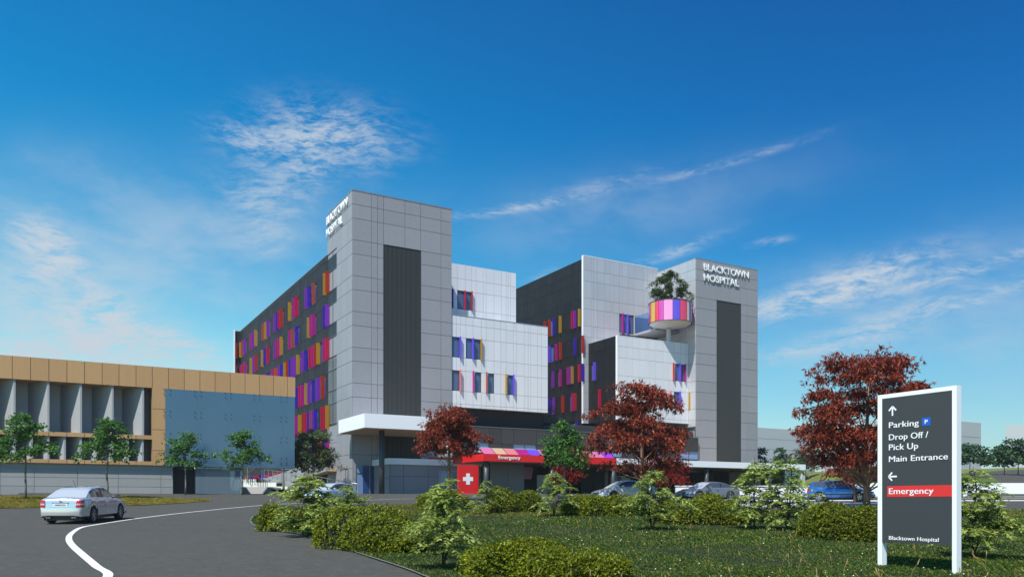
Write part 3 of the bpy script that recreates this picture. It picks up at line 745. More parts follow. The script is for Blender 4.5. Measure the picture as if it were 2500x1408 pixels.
window(D, 's', da, 6.6, 7.6, 18.47, 20.88); fin(D, 's', da, 6.4, 18.4, 20.95, 'v'); fin(D, 's', da, 5.2, 14.4, 17, 'c')
mb = MB(); mb.box(da+.27, ta-.02, db+.3, cb, 12.5, DT-.4, 'white_cladding'); mb.build('core', D)
mb = MB(); mb.box(da-.1, da-.06, db-.1, db+.3, 12.5, DT+.04, 'white_paint'); mb.box(da-.06, ta-.1, db-.08, db+.3, DT, DT+.05, 'white_paint'); mb.build('edge_trim', D)
# roof terrace slab with glass balustrade, dark glazing behind
sa0 = a_at(1548, cb); sz = z_at(sa0, cb, 815); sb0 = b_at(1600, sa0)
tr = MB(); tr.box(sa0, 50.3, sb0, cb-.15, sz-.3, sz, 'concrete'); o = tr.build('terrace_slab', C)
for bx_ in ((sa0+.05, sa0+.08, sb0+.05, cb-.15), (sa0+.08, 50.25, sb0+.05, sb0+.08)):
    gl = MB(); gl.box(*bx_, sz, sz+2.55, 'thin_glass'); gl.build('glass_screen', o)
mb = MB(); mb.box(sa0+.1, 50.2, cb-.12, cb-.08, sz+.02, 28.6, 'door_glass')
k_ = sa0+.1
while k_ < 50: mb.box(k_, k_+.08, cb-.2, cb-.12, sz, 28.6, 'window_frame'); k_ += 1.15
mb.build('terrace_glazing', C)
mb = MB(); mb.box(43.2, 50.2, cb-.2, cb-.08, DT-.3, sz-.3, 'dark_void'); mb.build('recess_shade_plate', C)  # dark plate on the wall, standing in for shade in the recess under the slab
# ---------------- podium
pod = bpy.data.objects.new('podium', None); COL.objects.link(pod); pod.parent = hosp
pw = []; xx = 13.6
while xx < 49: pw.append((xx, xx+3.3, 7.3, 8.4)); xx += 6.7
pb = -.45
front('wall', pod, pb, 12.2, ta, 7.2, 10.3, [k for h in pw for k in (h[0], h[1], h[0]-1.7)], pw, 'podium_cladding', zc=[8.4])
for h in pw: 
    q = MB(); q.box(h[0], h[1], pb+.1, pb+.14, h[2], h[3], 'pale_glass'); q.box((h[0]+h[1])/2-.03, (h[0]+h[1])/2+.03, pb+.06, pb+.1, h[2], h[3], 'window_frame'); q.build('window', pod)
mb = MB(); mb.box(12.2, ta, pb+.3, 8, 6.6, 10.2, 'black_cladding'); mb.build('core', pod)
mb = MB(); mb.box(12.15, ta, pb-.1, pb+.3, 10.3, 10.4, 'joint'); mb.box(26.5, ta, .6, 1.0, 10.2, 11.3, 'podium_cladding'); mb.build('parapet', pod)
mb = MB(); mb.box(ta, ta+12.1, -.5, -.1, 5.5, 5.7, 'podium_cladding'); mb.build('base_band', t2)
# ---------------- big white entrance canopy
cn = MB(); cn.box(-1.66, 8.15, -8.5, -.12, 8.82, 10.25, 'fascia_white'); o = cn.build('entrance_canopy', hosp)
s_ = MB(); s_.box(-1.5, 8.0, -8.35, -.12, 8.76, 8.82, 'soffit'); s_.build('soffit', o)
s_ = MB(); s_.box(7.55, 8.15, -8.5, -7.9, 6.3, 8.82, 'fascia_white'); s_.build('drop_panel', o)
s_ = MB(); ac = a_at(932, -6.6); s_.cyl(ac, -6.6, 1.9, 8.76, .29, 'column_steel', 24); s_.cyl(ac, -6.6, 1.95, 2.12, .36, 'column_steel', 24); s_.build('column', o)
# ---------------- low grey annex with white band
gn = bpy.data.objects.new('annex', None); COL.objects.link(gn); gn.parent = hosp
front('wall', gn, -4.9, 2.48, 13.4, 1.9, 5.35, [4.0, 6.9, 10.4, 11.9], [(8.2, 12.9, 1.9, 4.7)], 'stone_cladding', zc=[4.1])
side('wall', gn, 2.48, -4.84, -.12, 1.9, 5.35, [-2.5], [], 'stone_cladding', zc=[3.9])
mb = MB(); mb.box(2.7, 13.4, -4.55, -.12, 1.9, 5.3, 'stone_cladding'); mb.build('core', gn)
mb = MB(); mb.box(2.2, 13.6, -5.2, -.12, 5.35, 6.0, 'fascia_white'); mb.build('roof_band', gn)
q = MB(); q.box(8.2, 9.7, -4.86, -4.8, 1.95, 4.7, 'pale_glass'); q.box(9.7, 12.9, -4.86, -4.8, 1.95, 4.7, 'door_glass'); o = q.build('glazed_door', gn)
q = MB()
for xx in (8.2, 9.65, 11.2, 12.84): q.box(xx, xx+.07, -5.0, -4.86, 1.95, 4.7, 'galv')
q.box(8.2, 12.91, -5.0, -4.87, 4.7, 4.76, 'galv'); q.build('frame', o)
# ---------------- emergency canopy, red then white
ec = bpy.data.objects.new('emergency_canopy', None); COL.objects.link(ec); ec.parent = hosp; ec['label'] = 'red canopy band with the word Emergency that turns white towards the right'
ea, eb, ez0, ez1 = 9.77, -12.5, 5.57, 6.31
er = a_at(1505, eb); ew = 58.3
m_ = MB(); m_.box(ea, er, eb, eb+.35, ez0, ez1, 'red_paint'); m_.box(ea, ea+.35, eb+.35, -3.4, ez0, ez1, 'red_paint'); m_.box(ea-2.1, ea, -3.75, -3.4, ez0, ez1, 'red_paint'); m_.build('red_fascia', ec)
m_ = MB(); m_.box(er, ew, eb, eb+.35, ez0, ez1, 'fascia_white'); m_.box(ew-.35, ew, eb+.35, -1, ez0, ez1, 'fascia_white'); m_.build('white_fascia', ec)
m_ = MB(); m_.box(ea+.35, ew-.35, eb+.35, -.6, ez0+.08, ez0+.5, 'soffit'); m_.build('soffit', ec)
# sloping coloured glass strip along the red part
cols = 'kasmvkaskskf'
n = len(cols)
for i, c in enumerate(cols):
    x0 = ea+.15+(er-ea-.2)*i/n; x1 = ea+.15+(er-ea-.2)*(i+1)/n-.08
    y0, y1, z0, z1 = eb+.12, eb+1.15, ez1+.02, ez1+.68
    q = MB(); q.face([(x0, y0, z0), (x1, y0, z0), (x1, y1, z1), (x0, y1, z1)], 'fin_'+c); q.face([(x0, y0+.03, z0), (x0, y1+.03, z1), (x1, y1+.03, z1), (x1, y0+.03, z0)], 'fin_'+c)
    o = q.build('glass_panel', ec)
    q = MB(); q.tube([(x1+.04, y0, z0), (x1+.04, y1, z1)], .035, 'window_frame', 6); q.build('glazing_bar', o)
m_ = MB(); m_.box(ea+.12, er-.05, eb+1.18, eb+1.3, ez1+.2, ez1+.72, 'light_concrete'); m_.build('glazing_kerb', ec)
text_obj('Emergency', 'lettering', ec, 'letter_white', (a_at(1216.9, eb), eb-.005, z_at(a_at(1216.9, eb), eb, 1119.4)), (1, 0, 0), (0, 0, 1), a_at(1270.2, eb)-a_at(1216.9, eb), .37, .04, .012)
for px, b_, r_ in ((1187, -12.0, .27), (1256, -5.5, .28), (1347, -12.0, .27), (1366, -5.5, .3), (1497, -12.0, .27), (1491, -6.5, .3), (1725, -12.0, .27), (1737, -6.5, .3), (1878, -12.0, .27)):
    m_ = MB(); aa = a_at(px, b_); m_.cyl(aa, b_, 1.5, ez0+.1, r_, 'column_steel', 20); m_.build('column', ec)
# end pavilion of the white canopy
m_ = MB(); m_.box(54.9, 57.6, -11.6, -2, 1.5, 5.57, 'white_cladding'); m_.box(54.7, 54.9, -12.0, -8, 1.5, 5.57, 'column_steel'); m_.box(57.65, 58.25, -12.45, -2, 1.5, 5.57, 'light_concrete'); m_.build('end_pavilion', hosp)
m_ = MB(); m_.box(55.5, 56.9, -11.66, -11.6, 1.6, 4.3, 'pale_glass'); m_.build('glazed_door', hosp)
# walls below the canopies
lo = bpy.data.objects.new('ground_storey', None); COL.objects.link(lo); lo.parent = hosp
front('wall', lo, -7.0, 13.5, 17.9, 1.8, 5.6, [15.8], [], 'stone_cladding', zc=[])
mb = MB(); mb.box(13.5, 13.8, -7.0, -1, 1.8, 5.6, 'podium_cladding'); mb.box(17.9, 60, -.4, -.2, 1.8, 5.7, 'podium_cladding'); mb.box(17.6, 17.9, -6.6, -.4, 1.8, 5.6, 'black_cladding'); mb.build('back_wall', lo)
front('wall', lo, -2.5, 20.3, 25.2, 1.8, 5.6, [22.6], [(22.4, 24.6, 1.8, 4.6)], 'podium_cladding', zc=[4.8])
front('wall', lo, -4.4, 27.6, 31.2, 1.8, 5.6, [29.4], [], 'podium_cladding', zc=[])
front('wall', lo, -4.4, 31.2, 33.0, 1.8, 5.6, [], [], 'stone_cladding', zc=[])
front('wall', lo, -1.6, 37.2, 47.5, 1.8, 5.6, [40, 43, 45], [(42.6, 44.8, 1.8, 3.9)], 'podium_cladding', zc=[4.3])
for (x0, x1, b_, z1) in ((18.3, 20.0, -1.2, 4.2), (42.6, 44.8, -1.3, 3.9)):
    m_ = MB(); m_.box(x0, x1, b_, b_+.1, 1.8, z1, 'dark_void'); m_.build('doorway', lo)
for (x0, x1, b_, z1, mt) in ((22.45, 24.55, -2.45, 4.55, 'pale_glass'), (25.4, 27.2, -1.9, 4.4, 'pale_glass'), (33.4, 35.4, -3.2, 4.6, 'window_glass'), (35.6, 36.9, -2.2, 4.4, 'door_glass')):
    m_ = MB(); m_.box(x0, x1, b_, b_+.08, 1.8, z1, mt); o = m_.build('glazed_door', lo)
    m_ = MB(); m_.box(x0-.06, x0, b_-.05, b_+.1, 1.8, z1, 'galv'); m_.box(x1, x1+.06, b_-.05, b_+.1, 1.8, z1, 'galv'); m_.box(x0-.06, x1+.06, b_-.05, b_+.1, z1, z1+.06, 'galv'); m_.build('frame', o)
# pink hanging panel behind the columns
hp = MB(); hp.face([(18.5, -5.2, 5.5), (20.0, -5.2, 5.5), (20.25, -5.2, 5.2), (20.0, -5.2, 4.0), (18.6, -5.2, 4.0)], 'fin_k'); hp.build('pink_panel', lo)
# ---------------- things of their own at the hospital
def on_h(name, label, cat, a, b, z, group=None):
    x, y = P2W(a, b); return thing(name, label, cat, (x, y, z), TH, group)
# red sign panel with a white cross
sg = on_h('cross_sign', 'tall red sign panel with a white cross under the left end of the red canopy', 'sign', 0, 0, 0)
sb = -11.2; s0, s1 = a_at(1118.9, sb), a_at(1168.2, sb); zt_ = z_at(s0, sb, 1134); zg = g(P2W(s0, sb)[1])
m_ = MB(); m_.box(s0, s1, sb, sb+.22, zg-.1, zt_, 'red_paint'); m_.build('panel', sg)
cx, cz, hw_ = (s0+s1)/2-.05, z_at((s0+s1)/2, sb, 1168.5), .58
m_ = MB(); t_ = .21; m_.box(cx-t_, cx+t_, sb-.02, sb-.003, cz-hw_, cz+hw_, 'letter_white'); m_.box(cx-hw_, cx-t_, sb-.02, sb-.003, cz-t_, cz+t_, 'letter_white'); m_.box(cx+t_, cx+hw_, sb-.02, sb-.003, cz-t_, cz+t_, 'letter_white'); m_.build('cross', sg)
m_ = MB(); m_.box(s0-.1, s1+.15, sb-.12, sb+.3, zg-.1, zg+.06, 'light_concrete'); m_.build('base', sg)
# round planter on a column
pa, pb_, pr, pz0, pz1 = 47.25, 1.55, 3.0, 26.35, 29.3
pa = a_at(1636, 1.55)
pl = on_h('roof_planter', 'round drum planter of coloured glass strips on a single column above the white block', 'planter', pa, pb_, 23.4)
dz = 23.4
m_ = MB(); m_.cyl(0, .3, 0, 2.6, .30, 'light_concrete', 24); m_.build('column', pl)
N = 96; pr_c = 'rycmkbcnbkmyprvbomcrybvm'
seg = [(-70, 'r'), (-62, 'r'), (-52, 'y'), (-34, 'c'), (-22, 'm'), (-10, 'k'), (8, 'b'), (27, 'c'), (44, 'a'), (54, 'b'), (60, 'm'), (74, 'p')]
# body
m_ = MB()
ring = [(math.cos(2*math.pi*i/N), math.sin(2*math.pi*i/N)) for i in range(N)]
prof = [(0, 2.55), (.5, 2.55), (2.4, 2.72), (2.82, 2.95), (2.9, 3.0), (2.9, 5.8), (2.7, 5.8), (2.7, 5.4), (0, 5.4)]
for (r0, z0), (r1, z1) in zip(prof[:-1], prof[1:]):
    for i in range(N):
        j = (i+1) % N; c0, c1 = ring[i], ring[j]
        pts = [(c0[0]*r0, c0[1]*r0, z0), (c1[0]*r0, c1[1]*r0, z0), (c1[0]*r1, c1[1]*r1, z1), (c0[0]*r1, c0[1]*r1, z1)]
        if r0 == 0: pts = pts[1:]
        if r1 == 0: pts = pts[:3]
        m_.face(pts, 'light_concrete' if z1 < 3.05 else ('column_steel' if r1 > 0 else 'soil_turf'), True)
m_.build('bowl', pl)
ang0 = math.degrees(math.atan2(*(lambda d: (d.y, d.x))(Vector((cth*(-P2W(pa, pb_)[0])+sth*(-P2W(pa, pb_)[1]), -sth*(-P2W(pa, pb_)[0])+cth*(-P2W(pa, pb_)[1]))))))
bounds = [-82, -69, -61, -43, -31, -17, 7, 27, 50, 61, 70, 82]; cseq = ['p', 'r', 'y', 'c', 'm', 'k', 'b', 'c', 'a', 'b', 'k']
rest = list(range(82, 279, 14)); bounds2 = bounds+rest[1:]+[278]; cseq2 = cseq+[random.Random(3).choice('rycmkbna') for _ in rest]
for i in range(len(bounds2)-1):
    q = MB(); d0, d1 = bounds2[i]+.5, bounds2[i+1]-.5
    if d1 <= d0: continue
    k = max(2, int((d1-d0)/4)); pp = [ang0+d0+(d1-d0)*j/k for j in range(k+1)]
    for u0, u1 in zip(pp[:-1], pp[1:]):
        e = lambda d, z, r=3.0: (r*math.cos(R(d)), r*math.sin(R(d)), z)
        q.face([e(u0, 3.0), e(u1, 3.0), e(u1, 5.85), e(u0, 5.85)], 'drum_'+cseq2[i % len(cseq2)], True)
    q.build('glass_strip', pl)
for nm, z in (('rim', 5.86), ('rim', 3.0)):
    q = MB(); q.tube([(3.02*math.cos(2*math.pi*i/64), 3.02*math.sin(2*math.pi*i/64), z) for i in range(65)], .05, 'window_frame', 6, False); q.build(nm, pl)
PLANT_TREE = (*P2W(pa, pb_), dz+5.4)
# ---------------- ramp building edge and railings to the left of the tower
rm = on_h('access_ramp', 'raised concrete ramp with a dark void below, climbing away along the dark wing', 'ramp', 0, 0, 0)
m_ = MB()
def quadprism(p, q, z0a, z1a, z0b, z1b, th, m, mb):
    d = Vector((q[0]-p[0], q[1]-p[1])).normalized(); n_ = Vector((-d.y, d.x))*th/2
    A = [(p[0]-n_.x, p[1]-n_.y), (q[0]-n_.x, q[1]-n_.y), (q[0]+n_.x, q[1]+n_.y), (p[0]+n_.x, p[1]+n_.y)]
    zz0 = [z0a, z0b, z0b, z0a]; zz1 = [z1a, z1b, z1b, z1a]; b = len(mb.v); k = mb.mid(m)
    mb.v += [(A[i][0], A[i][1], zz0[i]) for i in range(4)]+[(A[i][0], A[i][1], zz1[i]) for i in range(4)]
    for f in ((0, 3, 2, 1), (4, 5, 6, 7), (0, 1, 5, 4), (1, 2, 6, 5), (2, 3, 7, 6), (3, 0, 4, 7)): mb.f.append(tuple(b+i for i in f)); mb.mi.append(k); mb.sm.append(False)
quadprism((-1.2, 5.5), (-1.2, 26), 4.9, 6.6, 3.6, 5.3, .25, 'concrete', m_); quadprism((-1.2, 26), (-1.2, 52), 3.6, 5.3, 2.3, 4.0, .25, 'concrete', m_)
m_.build('parapet', rm)
m_ = MB(); quadprism((-.6, 5.5), (-.6, 26), 4.9, 5.2, 3.6, 3.9, 1.0, 'soffit', m_); m_.build('deck', rm)
def rail(name, label, P, h, step, two=True, mat='galv', grp=None):
    o = thing(name, label, 'railing', P[0], 0, grp); base = Vector(P[0])
    pp = [Vector(p)-base for p in P]; q = MB()
    for a, b in zip(pp[:-1], pp[1:]): q.tube([a+Vector((0, 0, h)), b+Vector((0, 0, h))], .035, mat, 6)
    q.build('handrail', o)
    if two:
        q = MB()
        for a, b in zip(pp[:-1], pp[1:]): q.tube([a+Vector((0, 0, h*.28)), b+Vector((0, 0, h*.28))], .025, mat, 6)
        q.build('lower_rail', o)
    for a, b in zip(pp[:-1], pp[1:]):
        k = max(1, int((b-a).length/step))
        for i in range(k+1):
            c = a+(b-a)*i/k; q = MB(); q.box(c.x-.03, c.x+.03, c.y-.03, c.y+.03, c.z-.1, c.z+h, mat); q.build('post', o)
    return o
def pt(px, Y, py): return ((px-1250)/F*Y, Y, EYE+(HOR-py)/F*Y)
rail('ramp_railing', 'grey metal railing sloping down past the ramp to the tower glazing', [pt(645, 112, 1166), pt(760, 99, 1183), pt(872, 88.5, 1206)], 1.15, 1.6)
m_ = MB(); A, B = pt(640, 112.3, 1168), pt(874, 88.8, 1207)
m_.tube([A, B], .01, 'concrete', 4); o = None
kw = MB(); d = Vector(B)-Vector(A)
quadprism((0, 0), (d.x, d.y), -.5, .12, d.z-.5, d.z+.12, .3, 'concrete', kw); tag(kw.build('kerb_wall', loc=A), 'low concrete kerb under the long sloping railing', 'wall')
rail('path_railing', 'thin dark railing beside the stairs under the glass box', [pt(596, 104, 1178), pt(628, 98, 1184), pt(652, 92, 1195)], 1.0, 1.1, False, 'window_frame')
# terraced garden seen under the glass box
gd = MB()
for k, (Y0, Y1, z) in enumerate([(95.5, 99, 2.62), (99, 104, 3.15), (104, 109, 3.75), (109, 115, 4.3)]):
    xa, xb_ = (560-1250)/F*Y0, (790-1250)/F*Y0-k*3.0
    gd.box(xa, xb_, Y0, Y1, 1.9, z, 'bank_turf'); gd.box(xa, xb_, Y0-.25, Y0, 1.9, z+.06, 'white_paint')
tag(gd.build('garden_terraces'), 'stepped grass terraces with white edging under the glass box', 'garden')
st = MB(); Y0 = 91.0
st.box(-30.5, -27.0, Y0, Y0+4, 2.0, 3.0, 'light_concrete'); st.prism([(-27.0, Y0), (-25.4, Y0-.2), (-25.2, Y0+1.2), (-27.0, Y0+1.2)], 2.0, 2.75, 'podium_cladding'); st.box(-25.2, -23.8, Y0+.3, Y0+1.4, 2.0, 2.55, 'podium_cladding'); st.box(-27.0, -25.3, Y0+1.3, Y0+4, 2.0, 2.6, 'light_concrete')
tag(st.build('entrance_steps'), 'pale and dark concrete steps and plinths under the end of the glass box', 'steps')

# ================================================================== TIMBER BUILDING (left)
LX, LY = -22.7, 85.0
lb = thing('timber_clad_building', 'low timber-banded building with grey blades and a big blue glass box at the left', 'building', (LX, LY, 0), TH)
def la(px, b=0.0):
    r = (px-1250)/F; return (r*(LY+cth*b)-LX+sth*b)/(cth-r*sth)
def lz(a, b, py): return EYE+(HOR-py)/F*(LY+sth*a+cth*b)
def lfront(name, b, a0, a1, z0, z1, vc, mat, holes=(), zc=(), parent=lb, **k): return wall(name, parent, (0, b), (1, 0), a0, a1, z0, z1, vc, list(zc), list(holes), mat, nrm=(0, -1), **k)
K = 3.353
z_top = 14.33; z_c = 12.28; aL = -46.0
xs = [la(z/K) for z in (100, 250, 400, 548, 692, 836, 974, 1113, 1246, 1378, 1508, 1636, 1760, 1884, 2005, 2122, 2238, 2352)]
xs += [xs[0]-1.96*k for k in range(1, 12)]
wh = bpy.data.objects.new('timber_frame', None); COL.objects.link(wh); wh.parent = lb
lfront('cornice', 0, aL, 0, z_c, z_top, xs, 'timber_cladding', parent=wh, back='joint')
mb = MB(); mb.box(aL, la(478), .26, 14, z_c+.1, z_top-.15, 'recess_wall'); mb.box(la(478), -.02, .26, 3.4, z_c+.1, z_top-.15, 'recess_wall'); mb.box(-.25, .03, .27, 3.4, z_c, z_top, 'timber_cladding'); mb.build('roof', lb)
pL, pR = la(1245/K), la(1352/K)
zb0, zb1 = lz(pR, 0, 1135.4), lz(pL, 0, 850+925/K)
zm0, zm1 = lz(pL, 0, 850+745/K), lz(pL, 0, 850+713/K)
lfront('post', 0, pL, pR, zb0, z_c, [], 'timber_cladding', zc=[z_c-2.0*k for k in range(1, 5)], parent=wh)
lfront('band', 0, aL, pL, zb0, zb1, xs, 'timber_cladding', parent=wh)
lfront('band', 0, aL, pL, zm0, zm1, xs, 'timber_cladding', parent=wh)
mb = MB(); mb.box(pL-.02, pL+.24, .26, 2.6, zb0, z_c, 'timber_cladding'); mb.box(aL, pL, .26, 2.6, zb1-.3, zb1-.02, 'timber_cladding'); mb.box(aL, pL, .26, 2.6, zm0+.02, zm1-.02, 'timber_cladding'); mb.box(aL, pL, .26, 2.6, z_c, z_c+.1, 'timber_cladding'); mb.build('lining', wh)
mb = MB(); mb.box(aL, pL, 2.6, 2.8, zb0, z_c, 'recess_wall'); mb.build('recess_wall', lb)
# angled blades: from the front edge they run back and to the left
def blade(a, z0, z1, run, dep):
    q = MB(); t = .10; dl = math.hypot(run, dep); nx, ny = dep/dl*t, run/dl*t
    q.prism([(a, .05), (a+t*1.6, .05), (a-run+nx+t, dep), (a-run, dep)], z0, z1, 'fin_grey'); q.build('blade', lb)
fx = [z/K for z in (110, 388, 655, 915, 1165)]
ups = [la(x) for x in fx]; pit = (ups[-1]-ups[0])/4
ups = [ups[0]-pit*k for k in range(1, 6)]+ups
for a in ups: blade(a, zm1, z_c, 1.55, 2.5)
lows = [la(z/K) for z in (388, 522, 655, 782, 912, 1040, 1162)]; p2 = (lows[-1]-lows[0])/6
lows = [lows[0]-p2*k for k in range(1, 14)]+lows
for a in lows: blade(a, zb1, zm0, 1.0, 1.7)
# base storey of pale concrete panels
bp = la(423)
lfront('base_wall', .35, aL, bp, 1.9, zb0, [la(z/K) for z in (280, 635, 970, 1320)]+[la(0)-4.2*k for k in range(0, 5)], 'concrete_panel', zc=[zb0-.5, zb0-1.3, zb0-2.1], gap=.035)
mb = MB(); mb.box(aL, bp, .62, 14, 1.9, zb0, 'concrete_panel'); mb.build('core', lb)
mb = MB(); mb.box(la(45), la(590), -.12, .2, 1.9, 2.12, 'joint'); mb.build('plinth', lb)
mb = MB(); mb.box(bp, la(478), .9, 1.0, 2.0, zb0, 'dark_void'); mb.build('doorway', lb)
def clear_glass():
    m = bpy.data.materials.new('blue_glazing'); m.use_nodes = True; MATS['blue_glazing'] = m
    t = NT(m.node_tree); b = t.n['Principled BSDF']; b.inputs['Base Color'].default_value = (.045, .15, .27, 1); b.inputs['Roughness'].default_value = .10
    b.inputs['Specular IOR Level'].default_value = .9
    n = t.noise(t.node('ShaderNodeTexCoord').outputs['Object'], .25, 3, .5)
    t.l.new(t.mix(n, (.055, .125, .20), (.085, .165, .245)), b.inputs['Base Color'])
    m2 = bpy.data.materials.new('clear_glazing'); m2.use_nodes = True; MATS['clear_glazing'] = m2
    t = NT(m2.node_tree); b = t.n['Principled BSDF']; b.inputs['Base Color'].default_value = (.16, .22, .28, 1); b.inputs['Roughness'].default_value = .05
    b.inputs['Specular IOR Level'].default_value = .9
    tr_ = t.node('ShaderNodeBsdfTransparent'); tr_.inputs[0].default_value = (.62, .75, .85, 1); mx = t.node('ShaderNodeMixShader'); mx.inputs[0].default_value = .35
    t.l.new(b.outputs[0], mx.inputs[1]); t.l.new(tr_.outputs[0], mx.inputs[2]); t.l.new(mx.outputs[0], t.n['Material Output'].inputs[0])
clear_glass()
gz0 = lz(la(718), -.1, 1143); gz1 = z_c-.02
gx = [la(403), la(482), la(556), la(626), la(691), la(718.5)]
gbx = bpy.data.objects.new('glass_box', None); COL.objects.link(gbx); gbx.parent = lb
for i in range(5):
    q = MB(); q.box(gx[i]+.004, gx[i+1]-.004, -.16, -.12, gz0, gz1, 'blue_glazing'); q.build('glass_panel', gbx)
mb = MB(); mb.box(gx[0], gx[-1]-.1, 0, .2, gz0+.1, gz1, 'blue_glazing'); mb.box(gx[-1]-.12, gx[-1]-.05, -.1, 3.2, gz0, gz1, 'blue_glazing'); mb.box(gx[0], gx[-1]-.1, .2, 3.2, gz0+.1, gz0+.4, 'recess_wall'); mb.build('box_backing', gbx)
for i, xg in enumerate(gx[1:-1]+[gx[0]+.15]):
    for z in (gz1-.25, gz1-2.35, gz1-4.5, gz1-6.6, gz0+.2):
        q = MB()
        for ddx in (-.28, .28):
            for ddz in (-.22, .22):
                if gz0 < z+ddz < gz1: q.tube([(xg+ddx, -.22, z+ddz), (xg+ddx, -.1, z+ddz)], .045, 'window_frame', 8)
        q.build('spider_fixing', gbx)
q = MB(); q.box(la(478), la(590), .2, .26, 2.0, gz0, 'clear_glazing'); q.build('ground_glazing', lb)
for px0, px1 in ((486, 505), (526, 545), (566, 584)):
    q = MB(); q.tube([(la(px0), .9, 2.0), (la(px1), .9, gz0)], .05, 'galv', 6); q.build('raking_strut', lb)
mb = MB(); mb.box(la(478), la(590), 5.8, 6.0, 2.0, gz0, 'recess_wall'); mb.build('inner_wall', lb)
q = MB(); q.box(la(588), la(592), .15, .4, 2.0, gz0, 'galv'); q.build('corner_post', lb)
# ================================================================== VEHICLES
def paint(name, col, metal=.35, rough=.28):
    m = pmat(name, col, rough, metal, .5, 1.0); m.node_tree.nodes['Principled BSDF'].inputs['Coat Roughness'].default_value = .04; return m
paint('silver_paint', (.66, .66, .66), .55, .2); paint('pale_silver_paint', (.74, .74, .74), .2, .3); paint('slate_paint', (.19, .22, .255), .4, .28)
paint('blue_paint', (.012, .13, .46), .3, .28); paint('ice_paint', (.45, .58, .80), .3, .3)
pmat('tyre', (.018, .018, .019), .75, bump=.2); pmat('rim', (.42, .42, .44), .3, .8); pmat('black_trim', (.018, .018, .019), .45)
pmat('car_glass', (.06, .065, .075), .04, 0, 1.0); pmat('screen_glare_glass', (.40, .43, .46), .07, 0, 1.0)  # windscreen base colour is pale to imitate sky glare on the glass
pmat('lamp_red', (.55, .012, .012), .15, 0, .8, .6); pmat('lamp_clear', (.62, .64, .68), .08, .2, .9, 1.0); pmat('chrome', (.75, .75, .76), .12, 1.0)
pmat('plate_white', (.82, .82, .80), .4); pmat('ink', (.02, .02, .022), .5)
def catmull(K_, n):
    K_ = [np.array(k, float) for k in K_]; out = []
    for i in range(len(K_)-1):
        p0, p1, p2, p3 = K_[max(i-1, 0)], K_[i], K_[i+1], K_[min(i+2, len(K_)-1)]
        for k in range(n):
            t = k/n; out.append(.5*((2*p1)+(-p0+p2)*t+(2*p0-5*p1+4*p2-p3)*t*t+(-p0+3*p1-3*p2+p3)*t**3))
    out.append(K_[-1]); return np.array(out)
def split_mesh(V, cells, cls, parent, names):
    out = {}
    for key, (nm, mt) in names.items():
        sel = [c for c, k in zip(cells, cls) if k == key]
        if not sel: continue
        if key != 'p':       # separate panes and lamps are parts of their own
            par = {}
            def fnd(a):
                while par.setdefault(a, a) != a: a = par[a]
                return a
            for c in sel:
                for v in c[1:]: par[fnd(v)] = fnd(c[0])
            grp = {}
            for c in sel: grp.setdefault(fnd(c[0]), []).append(c)
            for gsel in grp.values():
                if len(gsel) < 3: continue
                F_ = np.array(gsel); used, inv = np.unique(F_.ravel(), return_inverse=True)
                npmesh(nm, V[used], inv.reshape(F_.shape), [mt], parent, smooth=True)
            continue
        F_ = np.array(sel); used, inv = np.unique(F_.ravel(), return_inverse=True)
        out[key] = npmesh(nm, V[used], inv.reshape(F_.shape), [mt], parent, smooth=True)
    return out
